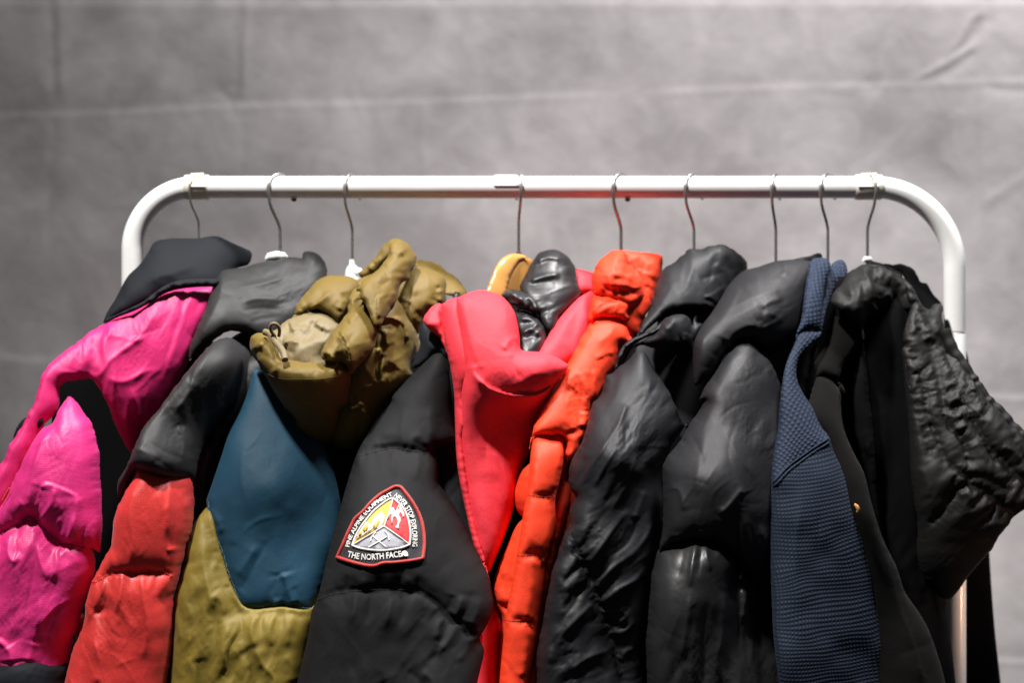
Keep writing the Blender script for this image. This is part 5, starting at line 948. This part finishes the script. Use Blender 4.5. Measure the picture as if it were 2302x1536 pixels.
sl = Panel("W 300,1112! 350,1095 420,1035 500,970 560,915 600,920 650,970 700,1060 780,1180 850,1320 920,1470 970,1560 F 1080,120 1010,220 970,290 950,350 950,560 935,700 925,800 905,870 875,1000 865,1200 855,1350 860,1536 N 1456,1720 1190,1720 1206,1536 F 258,1380 290,1200 310,1080 340,950 370,850 410,720 435,680 438,600 465,520 440,480 430,410 440,350 500,230 540,100 560,20 W 240,1300",
         "W 300,1112:118 600,920:108 940,1500:120 F 440,400:185 940,400:135 440,680:205 920,800:168 N 1206,1536:222 1450,1536:190 F 700,300:190", H=46, ell=72, Hb=40,
         seams=[("F 432,672 450,760 500,870 550,970 590,1080 640,1210 680,1330 700,1430 720,1536", .3, 1.2)],
         strokes=[('r', 6, 12, "F 450,640 460,520 540,360 640,220 700,120 740,-10", (.1, .2)), ('v', 5, 12, "F 500,560 570,400 640,300", (.2, .3)), ('r', 5, 9, "F 560,470 600,380 700,240", (.2, .3)), ('r', 6, 12, "F 640,590 700,500 760,380 780,270", (.2, .2)), ('v', 6, 12, "F 600,560 680,440 740,340", (.2, .3)), ('v', 6, 12, "F 700,600 760,480 790,360", (.2, .3)),
                  ('r', 6, 11, "F 770,640 800,560 835,470", (.2, .2)), ('v', 5, 10, "F 540,900 620,760 700,640 730,540", (.05, .3)), ('r', 7, 12, "F 530,860 600,760 690,640 740,560", (.05, .2)), ('r', 7, 13, "F 560,1010 640,900 780,790 850,690 880,590", (.05, .2)), ('v', 6, 11, "F 548,960 640,830 730,760 800,640", (.05, .2)), ('v', 6, 11, "F 600,1020 720,900 820,800 870,720", (.1, .2)),
                  ('r', 7, 12, "F 590,1090 680,1000 790,940 840,860", (.05, .2)), ('v', 6, 10, "F 600,1110 700,1080 740,1100 680,1150", (.05, .2)), ('r', 6, 9, "F 610,1140 660,1110 720,1140 680,1200", (.05, .2)), ('v', 5, 8, "F 630,1190 700,1200 740,1180", (.05, .3)), ('r', 5, 9, "F 650,1250 720,1230 790,1150", (.05, .3)), ('r', 5, 10, "F 690,1390 750,1330 780,1340", (.05, .2)),
                  ('v', 6, 14, "F 300,1340 380,1180 470,1060 500,960", (.2, .1)), ('r', 7, 16, "F 350,1330 430,1200 550,1080", (.2, .05)), ('v', 6, 14, "F 400,1290 500,1200 580,1150", (.2, .05)), ('r', 6, 14, "F 330,1420 330,1300 400,1200", (.2, .3)), ('v', 5, 12, "F 430,1480 520,1400 610,1430 640,1500", (.2, .2)), ('r', 6, 16, "F 420,1440 520,1370 640,1330", (.2, .1)), ('v', 5, 9, "F 500,880 440,930 410,1000", (.05, .3)), ('r', 5, 10, "F 470,830 440,900 400,960", (.05, .3)),
                  ('v', 5, 9, "F 505,290 500,400 470,470", (.1, .2)), ('r', 4, 12, "W 450,1340 420,1450 380,1536", (.2, .2)), ('r', 4, 12, "W 420,1050 380,1250 300,1400", (.2, .3))],
         cr=CR(75, .03, .2, wS=30), seed=83, noise=1.6)
mesh_obj('sleeve', sl, M['black_nylon'], J)
stitch(sl, ["F 432,672 450,760 500,870 550,970 590,1080 640,1210 680,1330 700,1430 720,1536"], M['thread_black'], J)

# 7 --- glossy black puffer beside the navy knit
J = jacket('down_jacket', 'satin black puffer jacket with big collar and coated lower sleeve beside the navy knit', 'jacket', 1744)
mesh_obj('body', Panel("1640,720 1800,600 1860,640 1820,850 1800,1000 1780,1250 1760,1700 1500,1700 1550,1300 1600,900", "1680,740:60 1820,700:45 1650,1500:130", H=30, ell=80, Hb=130, g=12), M['black_satin'], J)
mesh_obj('collar', [
    Panel("V 1640,185! 1700,165 1800,150 1860,125 1900,128 1915,150 1900,200 1850,240 1750,230", "V 1640,185:20 1900,130:-10 1800,220:20", H=10, ell=24, Hb=20, seed=90),
    Panel("V 1085,350! 1150,300 1200,280 1300,255 1400,220 1480,198 1560,190 1680,182 1780,195 1830,210 1850,300 1800,500 1760,700 1720,850 1650,950 1560,1020 1400,1060 1310,1050 1250,1000 1200,970 1130,960 1060,1010 980,1110 920,1220 870,1310 800,1340 740,1380 690,1400! 680,1320 675,1180 675,1030 690,960 760,820 850,700 940,560 1010,440",
         "V 1085,350:52 1480,200:30 1830,215:15 690,960:128 690,1390:140 1130,960:112 1300,600:85 1650,950:75", H=44, ell=76, Hb=40,
         strokes=[('r', 6, 16, "V 1110,360 1060,520 940,740 780,930 720,1100", (.1, .2)), ('v', 4, 14, "V 1440,240 1480,300 1440,380", (.1, .3)), ('v', 5, 10, "V 1480,205 1500,260 1470,340", (.05, .3)), ('r', 4, 10, "V 1540,210 1530,280 1500,360", (.05, .3)), ('r', 4, 22, "V 1100,480 1200,420 1330,400", (.3, .3)), ('v', 4, 18, "V 1260,700 1360,640 1460,620 1560,540", (.2, .3)), ('r', 4, 14, "V 1280,670 1380,600 1500,560", (.2, .3)), ('r', 4, 16, "V 1300,720 1400,720 1500,800", (.2, .3)), ('v', 5, 12, "V 1240,800 1290,770 1340,830", (.2, .2)),
                  ('s', 9, 22, "V 1260,890 1240,850 1180,845 1100,880 1030,940 1000,1000", (.1, .1)), ('r', 5, 10, "V 1260,880 1160,920 1060,980 1000,1060 930,1170", (.1, .1)), ('v', 6, 10, "V 1000,980 930,1040 880,1130", (.2, .1)), ('v', 5, 9, "V 1000,1010 960,1080 900,1180", (.2, .2)), ('v', 5, 12, "V 690,1360 740,1310 790,1290", (.1, .2))], cr=CR(55, .016, 0), seed=91, noise=1.4)], M['black_satin'], J)
low7 = "F 930,805 960,792 1050,768 1110,760 1180,765 1260,790 1335,855"
mesh_obj('sleeve', Panel("V 1050,1020! 1120,965 1200,962 1260,1000 1310,1060 1400,1150 1480,1300 1540,1500 N 1790,960 1780,1100 1780,1300 1770,1400 F 1560,1150 1500,1060 1440,985 1380,940 1345,900 1325,860 1260,800 1180,775 1110,770 1050,778 960,800 925,830 940,700 945,560 940,370 960,320 1030,230 1100,110 1170,0 V 740,1536 800,1400 880,1280 960,1160",
         "V 1050,1020:124 1310,1060:112 880,1280:150 N 1530,960:170 1790,960:120 F 940,400:190 940,780:212 1325,850:200 1530,1090:150 1770,1400:120 1200,400:205", H=44, ell=72, Hb=40,
         strokes=[('r', 5, 22, "V 1080,1020 1000,1250 900,1450 F 1150,150 1080,300", (.1, .3)), ('r', 5, 9, "V 1180,980 1260,1010 1300,1050", (.1, .1)), ('r', 4, 8, "V 1330,1260 1370,1240 1410,1260", (.2, .2)),
                  ('v', 5, 9, "F 1020,270 980,330 945,370", (.1, .1)), ('s', 6, 16, "F 1040,600 1000,480 960,500", (.2, .2)), ('r', 6, 10, "F 1220,610 1280,550 1340,480 1350,500", (.2, .05)), ('v', 7, 12, "F 1345,550 1335,640 1330,760 1330,860", (.05, .1)), ('s', 8, 30, "F 1340,880 1335,760 1325,640 1330,540", (.1, .1)), ('v', 5, 12, "F 1240,640 1220,720 1190,770", (.2, .05)), ('r', 5, 12, "F 1140,680 1150,770", (.3, .03)), ('v', 6, 10, "F 1165,690 1165,765", (.3, .03)), ('v', 6, 10, "F 1095,660 1100,760", (.3, .03)), ('r', 5, 14, "F 1010,700 1020,780", (.3, .03)),
                  ('v', 5, 14, "F 950,760 1000,740 1080,745", (.2, .2)), ('r', 5, 30, "F 1180,100 1130,300 1100,520", (.3, .3)), ('r', 5, 24, "F 1240,140 1330,300 1430,420", (.3, .3)), ('v', 4, 20, "F 1360,200 1440,360 1480,560", (.3, .3)), ('r', 4, 14, "F 1430,640 1470,760 1500,900", (.3, .3)), ('v', 5, 12, "F 1380,640 1410,760 1440,900", (.3, .2)), ('v', 4, 18, "F 990,430 1080,420 1200,460", (.3, .3))],
         cr=CR(65, .02, .1), seed=92, noise=1.4), M['black_satin'], J)
mesh_obj('lower_sleeve', Panel(low7 + " 1345,880! 1350,960 1380,935 1430,960 1480,1010 1530,1090! 1570,1200 N 1780,1400 1780,1720 1440,1720 1454,1536 F 850,1350 865,1150 880,960", "F 930,805:205 1110,760:212 1330,850:200 1360,950:190 1530,1090:150 N 1454,1536:226 1700,1600:190 F 1100,1100:218", H=46, ell=66, Hb=40,
         strokes=[('r', 7, 10, "F 1115,765 1085,880 1070,1000", (.02, .3)), ('v', 5, 8, "F 1140,768 1125,860 1110,950", (.02, .3)), ('r', 5, 8, "F 1165,768 1165,850 1180,920", (.02, .3)), ('v', 4, 8, "F 1200,775 1195,850", (.02, .3)), ('r', 4, 8, "F 1225,785 1230,850", (.02, .3)), ('v', 5, 10, "F 1050,775 1030,870 1000,960", (.02, .3)), ('s', 7, 30, "F 1330,1200 1340,1080 1350,970", (.2, .1)), ('v', 7, 14, "F 1290,980 1320,1080 1330,1200 1320,1350", (.1, .3)),
                  ('r', 5, 9, "F 1345,1170 1355,1110 1365,1000", (.2, .2)), ('r', 6, 10, "F 1395,950 1430,980 1450,1020", (.1, .2)), ('r', 5, 16, "F 1080,1000 1060,1150 1020,1400", (.2, .3)), ('r', 5, 14, "F 1250,1000 1240,1200 1200,1400", (.3, .3)), ('v', 5, 14, "F 1160,1050 1150,1200 1120,1400", (.3, .3)), ('v', 5, 12, "F 1440,1060 1450,1200 1440,1400", (.3, .3)), ('r', 4, 12, "F 1480,1080 1500,1200 1500,1350", (.3, .3)), ('r', 4, 14, "F 1390,1100 1400,1250 1380,1450", (.3, .3)), ('v', 4, 12, "F 940,900 930,1050 920,1250", (.3, .3))],
         cr=CR(70, .03, .0), seed=93, noise=1.2, seams=[(low7, .3, .6)]), M['black_coated'], J)

# 8 --- navy knit
J = jacket('knit_jacket', 'navy blue waffle knit jacket with ribbed collar', 'jacket', 1861)
mesh_obj('body', Panel("1820,700 1880,620 1910,640 1900,800 1900,1000 1960,1300 2000,1700 1760,1700 1760,1200 1780,900", "1860,640:40 1840,900:70 1880,1500:130", H=20, ell=80, Hb=100, g=12), M['black_inner'], J)
mesh_obj('rear_collar', Panel("G 985,625! 1005,592 1050,573 1075,590 1088,650 1062,700 1010,760 970,860 945,960 935,980 940,800 965,680", "G 990,620:40 1080,600:10 940,960:70", H=14, ell=26, Hb=20, seed=101, g=2.4, rib=[(1.6, 105, 130, .13, True)]), M['knit_collar'], J)
mesh_obj('collar', Panel("G 868,592! 895,566 930,562 965,566 988,590 990,630 965,690 948,800 942,900 938,985! 900,978 850,972 805,1000! 790,1030 800,980 820,930 835,820 850,700", "G 868,592:52 988,590:40 790,1020:112 938,985:92 880,800:84", H=22, ell=34, Hb=25, seed=102, g=2.4, rib=[(1.6, 105, 130, .13, True)]), M['knit_collar'], J)
SEAM = "N 1725,1095 1733,1088 1764,1052 1800,1025 1832,1003 1862,985 1875,975"
sl = Panel("G 792,1040! 805,1000 850,975 905,985 938,990 930,1020 885,1060 830,1110 802,1160 795,1240 812,1300 850,1370 890,1430 940,1536 N 1862,980 1877,1020 1902,1074 1922,1132 1939,1190 1955,1231 1968,1293 1984,1376 1997,1426 2009,1480 2017,1536 2040,1720 1770,1720 1752,1536 1740,1438 1736,1355 1733,1273 1731,1190 1732,1085 G 650,1780 670,1650 690,1540 700,1400 720,1240 740,1160 770,1090",
           "G 792,1040:112 930,1000:98 720,1240:148 800,1230:136 N 1735,1085:196 1862,980:162 1740,1500:236 2010,1500:158", H=30, ell=60, Hb=40, seed=104, noise=1.6, nsc=90, g=2.4,
           rib=[(1.0, 112, 100, -.62, False, SEAM, -1), (.7, 128, 110, .14, False, SEAM, 1)], seams=[(SEAM, .5, 1.0)],
           strokes=[('v', 4, 26, "N 1840,1100 1830,1250 1860,1400", (.3, .3)), ('r', 4, 30, "N 1800,1080 1780,1250 1800,1450", (.3, .3))])
mesh_obj('sleeve', sl, M['knit_body'], J, split=(M['knit_yoke'], SEAM, -1))
stitch(sl, ["N 1734,1084 1764,1049 1800,1022 1832,1000 1858,984", "N 1736,1093 1766,1058 1802,1030 1834,1008 1862,992"], M['knit_yoke'], J, 5, 4.6, .0011, .0003, 'shoulder_seam')
# wool jacket
J = jacket('wool_jacket', 'black brushed wool jacket squeezed between the navy knit and the quilted jacket', 'jacket', 1905)
mesh_obj('yoke', Panel("U 130,560! 180,595 260,600 310,650 355,760 330,850 260,950 200,1050 165,1140 100,1115 40,1095 -20,1110 -30,1000 20,900 80,780 110,650", "U 130,580:58 340,760:64 0,1080:104 160,1130:104", H=14, ell=26, Hb=40, cr=CR(40, .012, 0), seed=111, noise=1,
         strokes=[('r', 4, 14, "U 200,640 130,800 60,980", (.2, .2)), ('v', 4, 12, "U 300,720 230,850 150,1000", (.2, .3))]), M['wool'], J)
mesh_obj('sleeve', [Panel("U -20,1110! 40,1098 100,1118 150,1172 185,1225 H 655,80 675,170 720,280 780,400 820,560 880,750 960,920 1000,1040 1080,1160 1130,1250 1190,1420 1220,1536 N 2160,1720 1960,1720 H 840,1536 800,1200 740,800 640,500 560,250 480,60 U -60,1300", "U 0,1100:108 200,1200:100 H 500,60:150 640,110:135 780,600:175 1000,1100:160 1220,1536:170 N 2000,1700:200", H=16, ell=30, Hb=50, cr=CR(40, .008, 0), seed=112, noise=1.2,
         strokes=[('s', 8, 30, "H 780,470 830,650 900,870 960,1100 1040,1330 1090,1536", (.2, .1)), ('v', 5, 10, "U 150,1160 190,1260 230,1400", (.1, .3)), ('r', 5, 14, "H 560,30 660,300 760,560", (.3, .3))]),
    Panel("U 165,1140 210,1180 230,1260 190,1230", "U 190,1190:118", H=8, ell=20, Hb=8)], M['wool'], J)
Geo().tube([wpt(1921, 1134, 205), wpt(1926, 1139, 206), wpt(1930, 1146, 206), wpt(1927, 1152, 205)], [.0012, .002, .0019, .0012], 12).build('toggle', M['wood'], J)

# 10 --- quilted jacket
J = jacket('quilted_jacket', 'black quilted nylon jacket with its sleeve draped over the right post of the rack', 'jacket', 1950)
mesh_obj('body', Panel("1875,740 1900,660 1960,625 2020,640 2075,720 2110,860 2130,1000 2120,1200 2128,1349 2134,1720 1990,1720 1960,1300 1900,1050 1870,900", "1950,650:10 2060,800:20 2100,1300:40 2000,1300:60", H=40, ell=80, Hb=90, g=8, seed=120, cr=CR(40, .01, 0),
         strokes=[('r', 6, 16, "1935,760 1945,900 1965,1100", (.2, .3)), ('v', 6, 18, "1990,760 1990,950 2000,1150", (.2, .3)), ('r', 5, 18, "2030,850 2030,1000 2040,1200", (.2, .3))]), M['black_inner'], J)
mesh_obj('rear_panel', Panel("2120,800 2165,780 2182,830 2200,900 2215,1000 2222,1200 2235,1400 2250,1540 2270,1720 2120,1720 2125,1300 2130,1000", "2165,800:-60 2200,1000:-60 2230,1500:-70 2125,1000:-30", H=10, ell=40, Hb=60, seed=121), M['black_inner'], J)
mesh_obj('rear_collar', Panel("U 400,108! 460,108 540,122 620,128 700,133 770,140 820,180 860,240 890,285 930,290 960,350 1010,410 1060,470 1078,500 1070,560 1085,680 1110,760 1060,900 1000,760 940,600 820,400 720,230 640,170 520,130", "U 420,110:10 770,140:-20 1070,490:-5 1060,850:40 800,400:10", H=16, ell=40, Hb=25, cr=CR(40, .03, 0), seed=122), M['black_inner'], J)
mesh_obj('collar', Panel("U 245,215! 300,180 370,140 430,125 520,130 600,160 680,205 715,235 790,300 830,380 860,470 840,540 760,520 700,540 600,560 500,560 430,580 400,640 390,780 360,690 300,620 240,570 170,520 105,460! 110,410 140,360 200,300", "U 245,215:34 430,125:18 715,235:12 105,450:80 380,600:74 600,540:26 860,520:52 350,350:70", H=14, ell=24, Hb=20,
         strokes=[('r', 5, 9, "U 215,260 300,235 360,245 420,240", (.1, .2)), ('v', 5, 8, "U 240,290 330,260 440,240", (.1, .2)), ('r', 5, 9, "U 350,260 340,350 330,440 320,560", (.1, .2)), ('v', 6, 8, "U 365,290 370,360 385,450", (.1, .2)), ('r', 5, 8, "U 400,250 430,330 450,460", (.1, .2)), ('v', 5, 8, "U 430,270 480,330 500,430", (.1, .2)), ('r', 4, 7, "U 250,310 265,370 260,400", (.1, .2)), ('v', 4, 7, "U 265,300 285,370 320,390", (.1, .2)), ('r', 5, 8, "U 560,380 590,420 590,470", (.1, .2)), ('v', 5, 9, "U 480,260 560,330 640,350", (.2, .3)), ('r', 4, 9, "U 560,220 660,300 740,400", (.2, .3)), ('v', 5, 10, "U 620,350 700,330 760,400", (.2, .2)), ('v', 5, 8, "U 150,360 210,390 260,470", (.2, .3)), ('r', 4, 10, "U 180,480 250,500 320,560", (.2, .2))],
         cr=CR(60, .05, 0), seed=123, noise=1), M['black_quilt'], J)
mesh_obj('placket', Panel("U 345,300 385,380 395,500 388,700 405,950 430,1200 470,1536 N 1975,1150 2000,1300 1960,1300 1940,1100 U 250,1300 330,1000 370,700 350,450", "U 370,400:62 390,800:70 N 1980,1200:90", H=14, ell=24, Hb=14, seed=124, cr=CR(30, .01, 0)), M['black_inner'], J)
g = Geo()                                                  # zip teeth along the collar edge
C = cat(pts("U 415,118 480,120 550,135 620,170 690,205 715,228")[0], False, 4.6)
for q, (a, b) in enumerate(C):
    n_ = 30 - q * .35; p = wpt(a, b, n_); g.tube([p + [-.0009, 0, .0016], p + [.0009, 0, -.0016]], .0008, 6)
zipo = g.build('zip_teeth', M['black_gloss'], J)
quilt = [("U 755,620 758,760 790,900 850,1080 900,1250 910,1400 960,1536 H 1130,130 1190,300", .25, 1.5), ("U 790,330 800,470 830,590 870,740 960,930 1000,1050 1030,1200 1060,1370 1100,1536 H 1280,190 1330,330", .25, 1.5),
         ("U 870,520 900,580 960,690 1030,830 1090,960 1140,1080 1190,1200 1260,1350 1340,1536 H 1420,230 1470,330", .25, 1.5), ("U 745,1000 770,1180 830,1400 880,1536 H 1120,300", .35, 1.0)]
shell = Panel("U 745,280 800,310 850,400 910,500 960,520 990,480 1060,470! 1078,500 1065,560 1080,650 1110,760 1150,860 1210,950 1290,1070 1370,1190 1470,1320 1580,1420 1660,1536 N 2285,962 2302,985 2330,1020 2345,1080 2330,1120 2302,1142 2266,1173 2241,1210 2229,1235 2212,1256 2179,1293 2146,1339 2133,1349 2095,1330 2066,1260 H 1080,680 1060,560 1040,400 1030,200 U 780,1400 760,1200 740,1000 725,860 755,830 740,790 755,680 775,600 800,500 770,430 760,350",
       "U 760,300:40 960,560:34 760,700:76 1060,860:62 780,1300:104 H 1050,300:118 U 1070,500:18 1110,760:52 1300,1080:84 N 2302,985:108 2340,1080:112 2133,1349:96 H 1310,450:126 1130,690:118 N 2230,1230:106", H=26, ell=42, Hb=40,
       seams=quilt + [("U 1080,860 1150,1000 1200,1080 1320,1200 1420,1340 1540,1430 1640,1536 N 2275,990 2300,1040", .3, 1.0), ("U 1140,1060 1200,1210 1290,1330 H 1250,40 1330,130 1400,210 1480,290 1560,380 1640,440", .3, 1.0), ("H 1310,450 1400,480 1500,560 1570,600", .5, .8), ("H 1080,700 1170,610 1240,510 1310,450 1340,420", .4, .9), ("H 1200,330 1300,400 1420,420 1520,480", .6, .5)],
       strokes=[('r', 5, 8, "U 880,720 940,700 1010,740", (.1, .2)), ('r', 5, 8, "U 890,770 960,760 1000,790", (.1, .2)), ('v', 5, 8, "U 770,780 820,740 850,690", (.2, .1)), ('r', 5, 8, "U 750,1000 800,1020 830,1060", (.1, .1)), ('r', 5, 7, "U 770,1240 800,1180 840,1080", (.1, .1)), ('v', 5, 8, "U 1060,1280 1130,1180", (.1, .1)), ('r', 4, 8, "U 1080,1340 1140,1300 1200,1300", (.1, .1)), ('v', 4, 8, "H 1120,150 1190,210 1180,260", (.2, .2)), ('r', 5, 9, "H 1060,350 1100,440 1110,540", (.2, .2)), ('r', 5, 8, "H 1200,80 1250,90 1300,70", (.1, .2)), ('r', 5, 8, "H 1240,170 1290,140 1320,120", (.1, .2)), ('v', 5, 8, "H 1190,300 1240,350 1250,390", (.1, .2)),
                ('s', 8, 20, "U 1030,800 1090,960 1150,1080 1210,1180 1290,1330 1390,1440 1500,1500", (.1, .2)), ('r', 5, 8, "U 1290,1160 1330,1180 1310,1230", (.1, .2)), ('v', 5, 8, "U 1440,1330 1430,1400 1380,1440", (.1, .2)), ('v', 5, 7, "H 1480,290 1540,330 1570,400", (.1, .2)), ('r', 5, 8, "H 1500,250 1560,270 1620,330", (.1, .2)), ('r', 4, 8, "H 1270,510 1310,500 1340,540", (.1, .2)), ('v', 4, 9, "H 1400,230 1440,300 1420,360", (.2, .2)), ('r', 4, 9, "H 1340,210 1390,280 1480,360", (.2, .2))],
       cr=CR(70, .03, .24, wS=16), seed=125, noise=1, sa=1.05)
mesh_obj('quilted_shell', shell, M['black_quilt'], J)
stitch(shell, [q[0] for q in quilt], M['thread_black'], J)
P_, r_ = band("U 1085,700 1115,780 1160,880 1215,965 1300,1090 1375,1205 1470,1330 1580,1430 1655,1530 N 2290,975 2315,1010", 14, "U 1085,700:62 1290,1070:84 N 2302,985:106", 30, .12, 9)
Geo().tube(P_, r_, 10).build('armhole_piping', M['black_quilt'], J)
